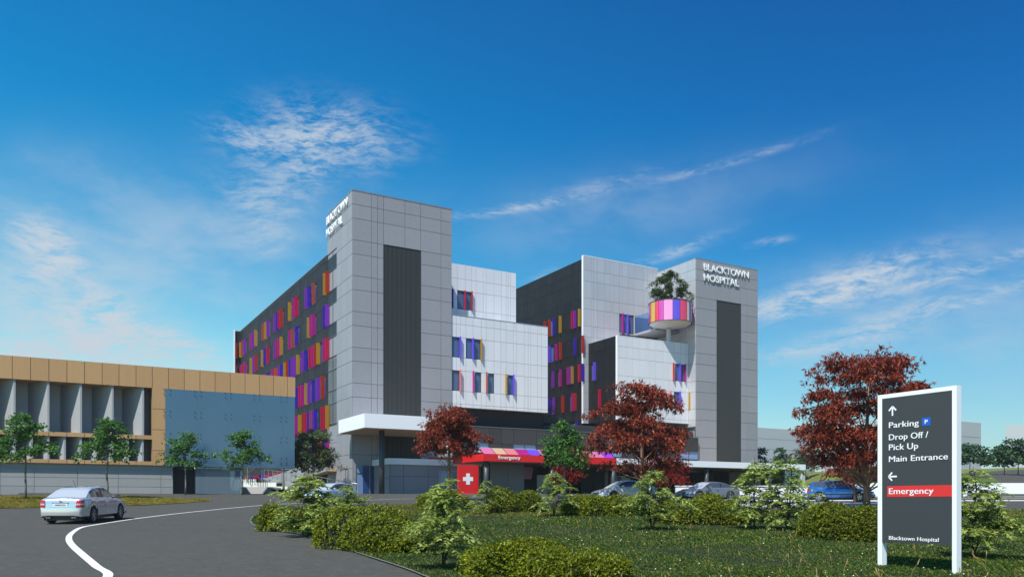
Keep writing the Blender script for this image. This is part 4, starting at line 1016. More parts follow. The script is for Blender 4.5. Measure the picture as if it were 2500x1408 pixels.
def make_car(label, loc, rz, paintm, c, group=None):
    car = thing('parked_car', label, 'car', loc, rz, group)
    L2 = c['L']/2; Wd = c['W']/2; wx = c['wheels']; wr_ = c.get('wr', .33)
    topx, topz = zip(*c['top']); 
    n0 = int(c['L']/.035); xs = np.unique(np.concatenate([np.linspace(-L2, L2, n0), np.array([-L2+.01, -L2+.03, L2-.01, L2-.03]), np.array([w_+s_*(wr_+.05) for w_ in wx for s_ in (-1, 1)])]))
    key = [(0.80, 0.0, 0), (0.95, 0.015, 0), (0.985, .10, 0), (1.0, .36, 0), (0.995, .60, 0), (0.97, .80, 0), (0.945, .93, 0), (0.86, 1.0, 0), (0.60, 1.0, .022), (0.30, 1.0, .036), (0.0, 1.0, .042)]
    sec = catmull(key, 3); nr = len(sec)
    def wfun(x):
        e = max(0, (abs(x)-(L2-.85))/.85); w_ = Wd*(1-.15*e**2.4)
        if abs(x) > L2-.10: w_ *= 1-.10*((abs(x)-(L2-.10))/.10)**2
        return w_
    def zl(x):
        z = c.get('sill', .23)
        e = max(0, (abs(x)-(L2-.5))/.5); z += .05*e*e
        for w_ in wx:
            d = abs(x-w_); rr = wr_+.055
            if d < rr: z = max(z, wr_+math.sqrt(rr*rr-d*d)-.01)
        return z
    V = []
    for x in xs:
        zt = float(np.interp(x, topx, topz)); a = zl(x); ww = wfun(x)
        if zt < a+.12: zt = a+.12
        e = max(0, (abs(x)-(L2-.09))/.09); a2 = a+.06*e*e
        for (fy, fz, cr) in sec:
            V.append((x, ww*fy, a2+(zt-a2)*fz+cr))
    ns = len(xs); V = np.array(V); Vm = V*np.array([1, -1, 1]); off = len(V); V = np.vstack([V, Vm])
    cells = []; cls = []
    def kf(cx, cy, cz, top):
        for nm, fn in c['zones']:
            if fn(cx, abs(cy), cz): return nm
        return 'p'
    for i in range(ns-1):
        for j in range(nr-1):
            q = [i*nr+j, (i+1)*nr+j, (i+1)*nr+j+1, i*nr+j+1]; ctr = V[q].mean(0); k = kf(*ctr, j)
            cells.append(q[::-1]); cls.append(k); cells.append([off+z for z in q]); cls.append(k)
    for i, rev in ((0, False), (ns-1, True)):
        for j in range(nr-1):
            q = [i*nr+j, i*nr+j+1, off+i*nr+j+1, off+i*nr+j]; ctr = V[[q[0], q[1]]].mean(0); k = 'p'
            for nm, fn in c['zones']:
                if nm == 't' and fn(ctr[0], .3, ctr[2]): k = nm
            cells.append(q if rev else q[::-1]); cls.append(k)
    body = split_mesh(V, cells, cls, car, {'p': ('body', paintm), 't': ('bumper_trim', 'black_trim'), 'h': ('headlight', 'lamp_clear'), 'r': ('tail_light', 'lamp_red'), 'w': ('lamp_centre', 'lamp_clear')})['p']
    # underbody
    q = MB(); q.box(-L2+.15, L2-.15, -Wd*.78, Wd*.78, .16, .40, 'black_trim'); q.box(-L2+.5, L2-.5, -Wd*.66, Wd*.66, .40, .62, 'black_trim'); q.build('underbody', car)
    # greenhouse
    rx, rz_ = zip(*c['roof']); gx0, gx1 = rx[0], rx[-1]
    gxs = np.linspace(gx0, gx1, 90); gk = catmull([(0, 0), (.055, .45), (.105, .84), (.17, .955), (.36, 1.0)], 3)
    GV = []; tw = c.get('tumble', .36)
    for x in gxs:
        bz = float(np.interp(x, topx, topz))-.012; h = max(.0, float(np.interp(x, rx, rz_))-bz); wb = wfun(x)*.865
        ring_ = []
        for (ix, fz) in gk[:10]: ring_.append((x, wb-tw*h*fz*.78-(ix*.25 if fz > .8 else 0)*min(1, h/.25), bz+h*fz*(.965)))
        wr2 = ring_[-1][1]
        for fy, fz in ((.90, .982), (.62, 1.0), (.32, 1.012), (0, 1.016)): ring_.append((x, wr2*fy, bz+h*fz+(.0 if h > 0 else 0)))
        GV += ring_
    m_ = len(ring_); GV = np.array(GV); goff = len(GV); GV = np.vstack([GV, GV*np.array([1, -1, 1])])
    cells = []; cls = []
    for i in range(len(gxs)-1):
        xc = (gxs[i]+gxs[i+1])/2; bz = float(np.interp(xc, topx, topz)); h = float(np.interp(xc, rx, rz_))-bz
        for j in range(m_-1):
            k = 'p'
            if j < 9:
                if 1 <= j <= 6 and h > .10:
                    for (a, b) in c['side_win']:
                        if a < xc < b: k = 's'
                    for (a, b) in c.get('pillars', []):
                        if a < xc < b: k = 'b'
            elif j >= 10 or j == 9:
                if c['front_win'][0] < xc < c['front_win'][1] and h > .015: k = 'f'
                if c['rear_win'][0] < xc < c['rear_win'][1] and h > .015: k = 'g'
            q = [i*m_+j, (i+1)*m_+j, (i+1)*m_+j+1, i*m_+j+1]
            cells.append(q[::-1]); cls.append(k); cells.append([goff+z for z in q]); cls.append(k)
    split_mesh(GV, cells, cls, car, {'p': ('roof', paintm), 's': ('side_window', 'car_glass'), 'b': ('window_pillar', 'black_trim'), 'f': ('windscreen', 'screen_glare_glass'), 'g': ('rear_window', c.get('rear_mat', 'screen_glare_glass'))})
    # wheels
    for w_ in wx:
        for s_ in (-1, 1):
            yy = s_*(Wd-.115); wt = .105
            q = MB(); prof = [(wr_*.66, -wt), (wr_*.93, -wt), (wr_, -wt*.7), (wr_, wt*.7), (wr_*.93, wt), (wr_*.66, wt)]; N_ = 36
            for (r0, y0), (r1, y1) in zip(prof, prof[1:]+prof[:1]):
                for i in range(N_):
                    a0, a1 = 2*math.pi*i/N_, 2*math.pi*(i+1)/N_
                    q.face([(r0*math.cos(a0), y0, r0*math.sin(a0)), (r0*math.cos(a1), y0, r0*math.sin(a1)), (r1*math.cos(a1), y1, r1*math.sin(a1)), (r1*math.cos(a0), y1, r1*math.sin(a0))], 'tyre', True)
            wh_ = q.build('wheel', car, (w_, yy, wr_))
            q = MB(); yo = s_*wt*.82
            for i in range(N_):
                a0, a1 = 2*math.pi*i/N_, 2*math.pi*(i+1)/N_
                for (r0, r1, y0, y1) in ((wr_*.58, wr_*.68, yo, yo*1.08), (wr_*.10, wr_*.16, yo*1.02, yo*.98)):
                    q.face([(r0*math.cos(a0), y0, r0*math.sin(a0)), (r0*math.cos(a1), y0, r0*math.sin(a1)), (r1*math.cos(a1), y1, r1*math.sin(a1)), (r1*math.cos(a0), y1, r1*math.sin(a0))], 'rim', True)
                q.face([(0, yo*.35, 0), (wr_*.62*math.cos(a0), yo*.35, wr_*.62*math.sin(a0)), (wr_*.62*math.cos(a1), yo*.35, wr_*.62*math.sin(a1))], 'black_trim')
            ns_ = c.get('spokes', 5)
            for i in range(ns_):
                a = 2*math.pi*(i+.3)/ns_; ca_, sa_ = math.cos(a), math.sin(a); hw = .030
                q.face([(wr_*.06*ca_-hw*sa_, yo*.98, wr_*.06*sa_+hw*ca_), (wr_*.06*ca_+hw*sa_, yo*.98, wr_*.06*sa_-hw*ca_), (wr_*.62*ca_+hw*.8*sa_, yo, wr_*.62*sa_-hw*.8*ca_), (wr_*.62*ca_-hw*.8*sa_, yo, wr_*.62*sa_+hw*.8*ca_)], 'rim')
            q.build('rim', wh_)
    # mirrors, handles, seams
    for s_ in (-1, 1):
        mx = c['mirror']; bz = float(np.interp(mx, topx, topz))
        q = MB(); bm_ = [(mx-.02, s_*(Wd+.02), bz+.02), (mx-.02, s_*(Wd+.19), bz+.03), (mx-.02, s_*(Wd+.20), bz+.14), (mx-.02, s_*(Wd+.03), bz+.15)]
        b2_ = [(mx+.10, s_*(Wd+.03), bz+.04), (mx+.08, s_*(Wd+.16), bz+.05), (mx+.08, s_*(Wd+.17), bz+.12), (mx+.10, s_*(Wd+.04), bz+.13)]
        for i in range(4): j = (i+1) % 4; q.face([bm_[i], bm_[j], b2_[j], b2_[i]], paintm, True)
        q.face(b2_, paintm); q.face(bm_[::-1], 'car_glass'); q.box(mx, mx+.06, min(s_*(Wd-.14), s_*(Wd+.05)), max(s_*(Wd-.14), s_*(Wd+.05)), bz+.0, bz+.04, 'black_trim')
        q.build('wing_mirror', car)
        for hx in c['handles']:
            q = MB(); zz = float(np.interp(hx, topx, topz))-.14; y0, y1 = sorted((s_*(Wd-.02), s_*(Wd+.022))); q.box(hx-.09, hx+.09, y0, y1, zz, zz+.03, paintm); q.build('door_handle', car)
        q = MB()
        for dx in c['seams']:
            y0, y1 = sorted((s_*(Wd-.03), s_*(Wd+.001))); zt = float(np.interp(dx, topx, topz)); q.box(dx-.004, dx+.004, y0, y1, .40, .72, 'black_trim')
        q.build('door_seam', car)
    return car, body
# --- silver saloon seen from behind
sal = dict(L=4.70, W=1.76, wheels=(-1.37, 1.35), wr=.335, sill=.24, mirror=.78,
    top=[(-2.35, .60), (-2.335, .66), (-2.30, .90), (-2.24, .985), (-2.1, 1.02), (-1.75, 1.035), (-.8, .985), (.4, .955), (.95, .945), (1.4, .88), (1.9, .77), (2.2, .67), (2.35, .52)],
    roof=[(-1.88, 1.025), (-1.6, 1.16), (-1.25, 1.33), (-.95, 1.41), (-.5, 1.452), (-.05, 1.455), (.25, 1.43), (.6, 1.27), (1.12, .93)],
    front_win=(.33, 1.04), rear_win=(-1.80, -1.02), side_win=[(-1.42, .78)], pillars=[(-1.16, -1.11), (-.36, -.22)], handles=(-.95, .02), seams=(-1.05, -.29, .72), spokes=7,
    zones=[('h', lambda x, y, z: x > 2.0 and y > .4 and .52 < z < .70), ('t', lambda x, y, z: z < .315)])
car1, _ = make_car('silver saloon car seen from behind on the asphalt, white number plate, casting a dark shadow', (-17.72, 33.85, g(33.4)+.0), R(95), 'silver_paint', sal)
car1.rotation_euler = (0, -math.atan(.0365), R(95)); car1.location.z = g(33.85)
for s_ in (-1, 1):     # tail lights wrap round the rear corners: red, clear, red
    plan = [(-2.352, .575), (-2.345, .66), (-2.315, .735), (-2.25, .79), (-2.16, .822)]
    lv = [(.665, 0, 'lamp_red'), (.76, 0, 'lamp_clear'), (.82, 0, 'lamp_red'), (.955, .055, None)]
    q = MB()
    for (za, oa, mt), (zb, ob, _) in zip(lv[:-1], lv[1:]):
        for i in range(4):
            (xa, ya), (xb_, yb_) = plan[i], plan[i+1]; t_ = (zb-.665)/.29*.10; t0_ = (za-.665)/.29*.10
            ins = lambda x, y, o_, k, i_: (x+o_+.012*k, s_*(y+(.012 if i_ == 0 else -.0)*k), 0)
            pts = [(xa+oa, s_*ya, za), (xb_+oa, s_*yb_, za), (xb_+ob, s_*(yb_-(.01 if zb > .9 else 0)), zb), (xa+ob, s_*(ya+(.02 if zb > .9 else 0)), zb)]
            q.face(pts if s_ < 0 else pts[::-1], mt, True)
    q.build('tail_light', car1)
q = MB(); q.box(-2.345, -2.315, -.27, .27, .70, .825, 'plate_white'); o = q.build('number_plate', car1)
text_obj('EVERMOTION', 'plate_lettering', o, 'ink', (-2.346, .20, .735), (0, -1, 0), (.0, 0, 1), .40, .058, .003, .02)
q = MB(); q.box(-2.34, -2.312, -.31, .31, .835, .85, 'black_trim'); q.build('plate_recess', car1)
q = MB(); N_ = 24
for r0, r1 in ((.042, .050),):
    for i in range(N_):
        a0, a1 = 2*math.pi*i/N_, 2*math.pi*(i+1)/N_; xx = -2.325
        q.face([(xx, r0*math.cos(a0), .905+r0*math.sin(a0)), (xx, r0*math.cos(a1), .905+r0*math.sin(a1)), (xx, r1*math.cos(a1), .905+r1*math.sin(a1)), (xx, r1*math.cos(a0), .905+r1*math.sin(a0))], 'ink')
q.tube([(-2.325, .025, .935), (-2.325, 0, .91), (-2.325, -.025, .935)], .005, 'ink', 5); q.tube([(-2.325, .034, .915), (-2.325, .015, .868), (-2.325, 0, .90), (-2.325, -.015, .868), (-2.325, -.034, .915)], .005, 'ink', 5)
q.build('badge', car1)
for yy in (.52, .43, -.43, -.52):
    q = MB(); q.tube([(-2.33, yy, .275), (-2.1, yy, .275)], .032, 'chrome', 10); q.build('exhaust_pipe', car1)
q = MB(); q.tube([(-.95, 0, 1.42), (-1.22, 0, 1.72)], .008, 'ink', 5); q.build('aerial', car1)
# --- blue hatchback
hat = dict(L=4.25, W=1.76, wheels=(-1.22, 1.38), wr=.335, sill=.24, mirror=.72,
    top=[(-2.12, .62), (-2.10, .75), (-2.06, .95), (-1.9, 1.0), (-.8, .985), (.4, .965), (.95, .95), (1.35, .89), (1.75, .78), (2.0, .66), (2.12, .50)],
    roof=[(-2.02, .98), (-1.93, 1.20), (-1.80, 1.40), (-1.2, 1.46), (-.5, 1.49), (0.0, 1.475), (.3, 1.42), (.65, 1.26), (1.28, .905)],
    front_win=(.32, 1.20), rear_win=(-2.0, -1.83), side_win=[(-1.66, .86)], pillars=[(-1.32, -1.27), (-.42, -.30)], handles=(-.98, .0), seams=(-.36, .74), spokes=6, rear_mat='car_glass',
    zones=[('r', lambda x, y, z: x < -1.9 and y > .62 and .70 < z < .93), ('h', lambda x, y, z: 1.62 < x < 2.04 and y > .47 and .60 < z < .80), ('t', lambda x, y, z: z < .32 or (x > 1.98 and z < .52 and y < .72))])
car2, _ = make_car('blue hatchback parked beyond the lawn beside the red maple, facing right', (22.9, 56.6, g(56.6)), R(-36), 'blue_paint', hat)
q = MB(); q.box(2.10, 2.135, -.24, .24, .50, .60, 'plate_white'); q.build('number_plate', car2)
for s_ in (-1, 1):
    q = MB(); y0, y1 = sorted((s_*.05, s_*.36)); q.box(2.02, 2.10, y0, y1, .63, .70, 'black_trim'); q.build('grille', car2)
    q = MB(); y0, y1 = sorted((s_*.84, s_*.895)); q.box(-.85, .95, y0, y1, .50, .56, 'black_trim'); q.build('rubbing_strip', car2)
# --- silver estate-like saloon facing left
sv = dict(L=4.68, W=1.78, wheels=(-1.32, 1.36), wr=.335, sill=.25, mirror=.66,
    top=[(-2.34, .62), (-2.32, .70), (-2.26, .95), (-2.1, 1.02), (-1.6, 1.03), (-.8, .99), (.4, .955), (.92, .94), (1.4, .86), (1.9, .76), (2.2, .66), (2.34, .48)],
    roof=[(-2.1, 1.02), (-1.8, 1.17), (-1.35, 1.34), (-.9, 1.43), (-.4, 1.462), (.05, 1.455), (.35, 1.40), (.7, 1.24), (1.25, .90)],
    front_win=(.36, 1.16), rear_win=(-2.0, -1.1), side_win=[(-1.6, .84)], pillars=[(-1.28, -1.2), (-.36, -.24)], handles=(-.95, .02), seams=(-1.0, -.3, .72), spokes=5,
    zones=[('r', lambda x, y, z: x < -2.1 and y > .55 and .72 < z < .95), ('h', lambda x, y, z: 1.78 < x < 2.26 and y > .44 and .555 < z < .70), ('t', lambda x, y, z: z < .33)])
car3, _ = make_car('pale silver car facing left behind the long hedge, before the red canopy end', (8.0, 58.0, g(58.2)), R(204), 'pale_silver_paint', sv, 'cars parked in front of the car park wall')
# --- slate coupe facing left
cp = dict(sv); cp.update(L=4.62, W=1.85, wr=.355, wheels=(-1.33, 1.40), mirror=.55, side_win=[(-1.55, .74)], pillars=[(-.62, -.50)], handles=(-.15,), seams=(-.62, .66), spokes=5,
    top=[(-2.31, .62), (-2.29, .72), (-2.22, .93), (-1.9, .98), (-.8, .95), (.4, .92), (.85, .905), (1.4, .84), (1.9, .75), (2.18, .66), (2.31, .48)],
    roof=[(-2.0, .975), (-1.6, 1.12), (-1.15, 1.27), (-.7, 1.35), (-.25, 1.385), (.1, 1.375), (.35, 1.32), (.65, 1.18), (1.15, .87)])
car4, _ = make_car('slate grey coupe with a barred grille facing left behind the right-hand hedge', (13.75, 57.2, g(57.2)), R(206), 'slate_paint', cp, 'cars parked in front of the car park wall')
for car_, zt_ in ((car3, .60), (car4, .63)):
    q = MB(); q.box(2.22, 2.345, -.34, .34, .36, zt_, 'black_trim'); o = q.build('grille', car_)
    q = MB()
    for k in range(9): yy = -.31+.0775*k; q.box(2.345, 2.358, yy-.009, yy+.009, .38, zt_-.02, 'chrome')
    q.build('grille_bars', o)
# --- pale blue car hidden behind the feathery shrub
ib = dict(hat); ib.update(L=4.1)
car5, _ = make_car('pale blue and white car mostly hidden behind the feathery shrub near the ramp', ((808-1250)/F*55, 55.0, g(55)), R(243), 'ice_paint', hat); car5.scale = (.92, .92, .90)
# ================================================================== VEGETATION
def leafmat(name, cols, transl=.35, rough=.5, spec=.3):
    m = bpy.data.materials.new(name); m.use_nodes = True; MATS[name] = m
    t = NT(m.node_tree); b = t.n['Principled BSDF']
    gi = t.node('ShaderNodeNewGeometry').outputs['Random Per Island']
    n = len(cols); c = t.ramp(gi, [(i/(n-1), k) for i, k in enumerate(cols)])
    co = t.node('ShaderNodeTexCoord').outputs['Object']
    f = t.noise(co, .9, 3, .6)
    c = t.mix(t.m('MULTIPLY', t.smooth(f, .3, .7), .35), c, tuple(x*.62 for x in cols[0]))
    t.l.new(c, b.inputs['Base Color']); b.inputs['Roughness'].default_value = rough; b.inputs['Specular IOR Level'].default_value = spec
    tl = t.node('ShaderNodeBsdfTranslucent'); t.l.new(c, tl.inputs[0]); mx = t.node('ShaderNodeMixShader'); mx.inputs[0].default_value = transl
    t.l.new(b.outputs[0], mx.inputs[1]); t.l.new(tl.outputs[0], mx.inputs[2]); t.l.new(mx.outputs[0], t.n['Material Output'].inputs[0])
leafmat('maple_leaf', [(.09, .013, .009), (.19, .030, .016), (.35, .062, .026), (.58, .15, .055)], .32)
leafmat('maple_leaf_deep', [(.15, .012, .010), (.26, .022, .017), (.40, .045, .026)], .3)
leafmat('green_leaf', [(.04, .12, .024), (.09, .23, .04), (.17, .34, .06)], .38)
leafmat('olive_leaf', [(.06, .10, .04), (.12, .17, .06), (.19, .25, .10)], .3)
leafmat('planter_leaf', [(.035, .07, .012), (.07, .12, .018), (.11, .17, .03)], .3)
leafmat('far_leaf', [(.045, .11, .05), (.08, .16, .07), (.12, .22, .09)], .35)
leafmat('hedge_leaf', [(.045, .062, .003), (.11, .145, .005), (.22, .26, .008), (.46, .49, .015)], .28)
leafmat('hedge_leaf_deep', [(.038, .052, .003), (.09, .115, .004), (.175, .205, .006), (.37, .40, .012)], .28)
leafmat('feather_leaf', [(.14, .20, .035), (.25, .33, .06), (.38, .47, .10), (.52, .60, .19)], .38)
leafmat('grass_green', [(.02, .062, .012), (.042, .108, .012), (.088, .155, .015), (.20, .25, .03)], .3)
leafmat('grass_dry', [(.14, .17, .02), (.30, .27, .03), (.44, .34, .05), (.36, .17, .03)], .3)
pmat('bark_red', (.26, .14, .085), .8, noise=.3, nscale=8, bump=.4); pmat('bark_grey', (.17, .17, .145), .85, noise=.3, nscale=8, bump=.4); pmat('bark_dark', (.035, .035, .028), .85, noise=.3, nscale=10)
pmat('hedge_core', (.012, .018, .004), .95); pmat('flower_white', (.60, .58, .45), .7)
def unit(a): return a/np.maximum(1e-9, np.linalg.norm(a, axis=-1, keepdims=True))
def leaves_mesh(name, Cn, D, S, Ln, Wn, mat, parent=None, fold=.12):
    """Cn base points, D leaf directions, S side vectors; diamond leaves, one island each"""
    n = len(Cn); Nn = np.cross(D, S)
    L_ = Ln[:, None]; W_ = Wn[:, None]
    v = np.stack([Cn, Cn+D*L_*.45+S*W_*.5+Nn*W_*fold, Cn+D*L_-Nn*L_*.08, Cn+D*L_*.45-S*W_*.5+Nn*W_*fold], 1).reshape(-1, 3)
    return npmesh(name, v, np.arange(4*n).reshape(n, 4), [mat], parent)
def rand_dirs(n, r): return unit(r.normal(size=(n, 3)))
def tree(name, label, cat, base, H, Rc, cb, prof, mat, bark, seed, nclump, nl, ll, lw, droop=.2, clump=(.9, .35), spray=1, trunk_r=.12, limb_from=.3, group=None, lean=0.0, top=.86, shell=.70, rise=.75):
    r = np.random.default_rng(seed)
    t = thing(name, label, cat, base, r.uniform(0, 6.28), group)
    # clump centres
    C_ = []
    tries = 0
    while len(C_) < nclump and tries < 6000:
        tries += 1
        u = r.uniform(0, 1); rad = Rc*np.interp(u, [p[0] for p in prof], [p[1] for p in prof]); th = r.uniform(0, 6.283)
        rr = rad*math.sqrt(r.uniform(shell**2, 1)) if r.random() < .8 else rad*r.uniform(0, .6)
        c = np.array((rr*math.cos(th), rr*math.sin(th), H*(cb+(1-cb)*u)-clump[1]*.5*(u > .9)))
        if all(np.linalg.norm((c-d)*np.array((1, 1, 1.7))) > clump[0]*.9 for d in C_): C_.append(c)
    C_.append(np.array((0, 0, H-clump[1]*.8))); C_ = np.array(C_)
    # trunk and limbs
    q = MB(); wob = [Vector((0, 0, 0))]; 
    for k in range(1, 7):
        wob.append(Vector((r.normal()*.03*H/6*k/3, r.normal()*.03*H/6*k/3, H*top*k/6)))
    q.tube(wob, [trunk_r*(1.18-k/6)*(1 if k else 1.15)+.012 for k in range(7)], bark, 10)
    def trunk_pt(z): 
        f = min(5.999, max(0, z/(H*top)*6)); i = int(f); return wob[i].lerp(wob[i+1], f-i)
    for c in C_[:-1]:
        rad = math.hypot(c[0], c[1]); zs = min(H*top*.95, max(H*limb_from*(.75+.5*r.random()), c[2]-rad*rise-.2)); p0 = trunk_pt(zs); p2 = Vector(c)-Vector((0, 0, clump[1]*.3))
        p1 = p0.lerp(p2, .5)+Vector((c[0]*.12, c[1]*.12, -.06*rad)); r0 = max(.012, trunk_r*.42*(1-zs/H))
        q.tube([p0, p0.lerp(p1, .5)+Vector((r.normal()*.03, r.normal()*.03, 0)), p1, p1.lerp(p2, .55)+Vector((r.normal()*.05, r.normal()*.05, 0)), p2], [r0, r0*.8, r0*.6, r0*.42, r0*.2], bark, 6, False)
        for k in range(4):
            d = Vector((r.normal(), r.normal(), abs(r.normal())*.6)).normalized()*clump[0]*.8; s = p1.lerp(p2, r.uniform(.4, 1)); q.tube([s, s+d*.5+Vector((0, 0, .04)), s+d], [r0*.25, r0*.18, .004], bark, 4, False)
    q.build('trunk', t)
    # leaves: flattened domes
    w_ = r.uniform(.7, 1.3, len(C_)); w_ /= w_.sum(); cnt = np.maximum(8, (nl*w_).astype(int)); P_ = []; O_ = []
    for c, k in zip(C_, cnt):
        sc_ = r.uniform(.8, 1.3)*np.array((clump[0], clump[0], clump[1])); 
        nsub = 6; subs = r.normal(size=(nsub, 3))*np.array((.5, .5, .35)); si = r.integers(0, nsub, k)
        p = subs[si]+r.normal(size=(k, 3))*np.array((.27, .27, .30)); p[:, 2] = p[:, 2]-.30*(p[:, 0]**2+p[:, 1]**2)
        P_.append(c+p*sc_); O_.append(p*np.array((1, 1, .5)))
    P_ = np.vstack(P_); O_ = np.vstack(O_)
    keep = P_[:, 2] > H*cb*.78; P_ = P_[keep]; O_ = O_[keep]; n = len(P_)
    out = unit(O_*.6+P_*np.array((1, 1, 0))*.25/max(Rc, .1)+r.normal(size=(n, 3))*.55)
    out[:, 2] -= droop; out = unit(out)
    if spray > 1:
        P_ = np.repeat(P_, spray, 0); base_d = np.repeat(out, spray, 0); out = unit(base_d+r.normal(size=base_d.shape)*.55-np.array((0, 0, droop*.6))); n = len(P_)
    S = unit(np.cross(out, rand_dirs(n, r)*.6+np.array((0, 0, 1.0)))); ln = ll*r.uniform(.65, 1.3, n)
    leaves_mesh('crown', P_, out, S, ln, ln*lw, mat, t)
    return t
PM = [(0, .75), (.12, 1.0), (.35, 1.0), (.6, .95), (.82, .80), (1, .42)]       # broad maple
PY = [(0, .75), (.15, 1.0), (.35, .85), (.5, .48), (.75, .40), (1, .12)]       # young tree: wide below, narrow leader
PR = [(0, .55), (.25, .95), (.5, 1.0), (.8, .75), (1, .3)]
def at(px, Y): x = (px-1250)/F*Y; return (x, Y, gz(x, Y)-.05)
def hgt(px, Y, ytop): return EYE+(HOR-ytop)/F*Y-at(px, Y)[2]
def maple(px, Y, ytop, wpx, cb, seed, label, n, deep=False, limb=.2, **k):
    H = hgt(px, Y, ytop); return tree('red_maple_tree', label, 'tree', at(px, Y), H, wpx/F*Y/2*.86, cb, PM, 'maple_leaf_deep' if deep else 'maple_leaf', 'bark_red', seed, k.pop('nc', 46), n, k.pop('ll', .24), .24, .55, (k.pop('cr', .95), k.pop('cz', .33)), 6, H*.017, limb, 'red-leaved maple trees', rise=1.1, shell=.6, **k)
maple(2116, 47, 862, 308, .33, 21, 'largest red maple, spreading behind the upright direction sign', 7200, limb=.13, ll=.27, nc=52, cr=1.05, cz=.44)
maple(1566, 54, 938, 250, .32, 5, 'tall red maple in the middle, its trunk before the pale silver car', 5200, limb=.2, ll=.27, nc=38, cr=1.0, cz=.40)
maple(1096, 58, 990, 150, .56, 33, 'red maple before the white entrance canopy and the red cross sign', 3600, limb=.24, nc=28, cr=.85, cz=.38, ll=.25)
maple(1392, 66, 1090, 90, .36, 41, 'small deep red maple under the red canopy beside a thin green tree', 2200, True, nc=24, cr=.7, ll=.22)
maple(1627, 63, 1112, 100, .40, 42, 'small deep red maple in front of the white low wall', 1900, True, nc=22, cr=.7, ll=.2)
maple(2086, 55, 1092, 100, .42, 43, 'small red maple whose trunk stands in front of the blue hatchback', 1900, True, nc=20, cr=.7, ll=.2)
def young(px, Y, ytop, wpx, label, seed, n=1500, mat='green_leaf', grp='young green street trees', cb=.46, **k):
    H = hgt(px, Y, ytop); return tree('young_green_tree', label, 'tree', at(px, Y), H, wpx/F*Y/2*.95, cb, PY, mat, 'bark_grey', seed, k.pop('nc', 26), n, k.pop('ll', .20), .8, .25, (k.pop('cr', .62), .30), 2, H*.011, .5, grp, top=.93, rise=.85, **k)
young(62, 60, 1010, 160, 'young green tree at the left edge before the grey blades, rising from the grass strip', 3, 2100)
young(262, 62, 1018, 140, 'young green tree behind the silver saloon, before the timber bands', 4, 1900)
young(453, 72, 1056, 120, 'young green tree before the dark doorway left of the blue glass box middle', 6, 1500)
young(592, 72, 1050, 122, 'young green tree at the right end of the ground glazing under the blue glass box', 7, 1600)
young(1378, 56, 1030, 108, 'slim green tree standing over the red canopy beside a small red maple', 8, 2000)
for i, (px, Y, yt, w_, lb_) in enumerate([(1853, 128, 1092, 46, 'far green tree just past the edge of the right tower'), (1906, 125, 1094, 62, 'far green tree on the bank, second to the right of the right tower'), (1967, 122, 1094, 60, 'far green tree on the bank at the canopy end'),
        (2368, 100, 1080, 96, 'far green tree on the bank just right of the direction sign'), (2452, 98, 1086, 90, 'far green tree with a thin trunk before the asphalt path'), (2486, 97, 1070, 84, 'rightmost far green tree before the asphalt path')]):
    young(px, Y, yt, w_, lb_, 50+i, 1300, 'far_leaf', 'trees on the grassy bank', cb=.42, ll=.3, cr=1.0, nc=18)
H = hgt(765, 88, 1048)
tree('olive_tree', 'rounded olive green tree between the glass box and the left tower', 'tree', at(765, 88), H, 50/F*88, .40, PR, 'olive_leaf', 'bark_grey', 15, 40, 7000, .26, .45, .2, (.75, .42), 2, .09, .3)
for i, (px, Y) in enumerate([(605, 108), (641, 104), (692, 98)]):
    tree('garden_tree', ['thin garden tree farthest left under the glass box', 'thin garden tree in the middle under the glass box', 'thin garden tree nearest the railing under the glass box'][i], 'tree', (at(px, Y)[0], Y, 2.5), 5.6, 1.6, .55, PR, 'olive_leaf', 'bark_grey', 60+i, 12, 900, .16, .5, .2, (.6, .35), 1, .12, .28, 'thin trees of the stepped garden')
tree('planter_tree', 'small spreading green tree growing in the coloured drum planter', 'tree', (PLANT_TREE[0], PLANT_TREE[1], PLANT_TREE[2]-.1), 5.1, 2.35, .16, PR, 'planter_leaf', 'bark_grey', 17, 34, 6500, .22, .5, .2, (.68, .34), 2, .12, .12)
x_, y_ = P2W(27.3, 2.0)
tree('terrace_shrub', 'small bush on the pavilion roof at the right end of the white block', 'shrub', (x_, y_, 12.2), 1.5, .9, .1, PR, 'planter_leaf', 'bark_dark', 18, 8, 700, .14, .5, .1, (.4, .3), 1, .03, .1)
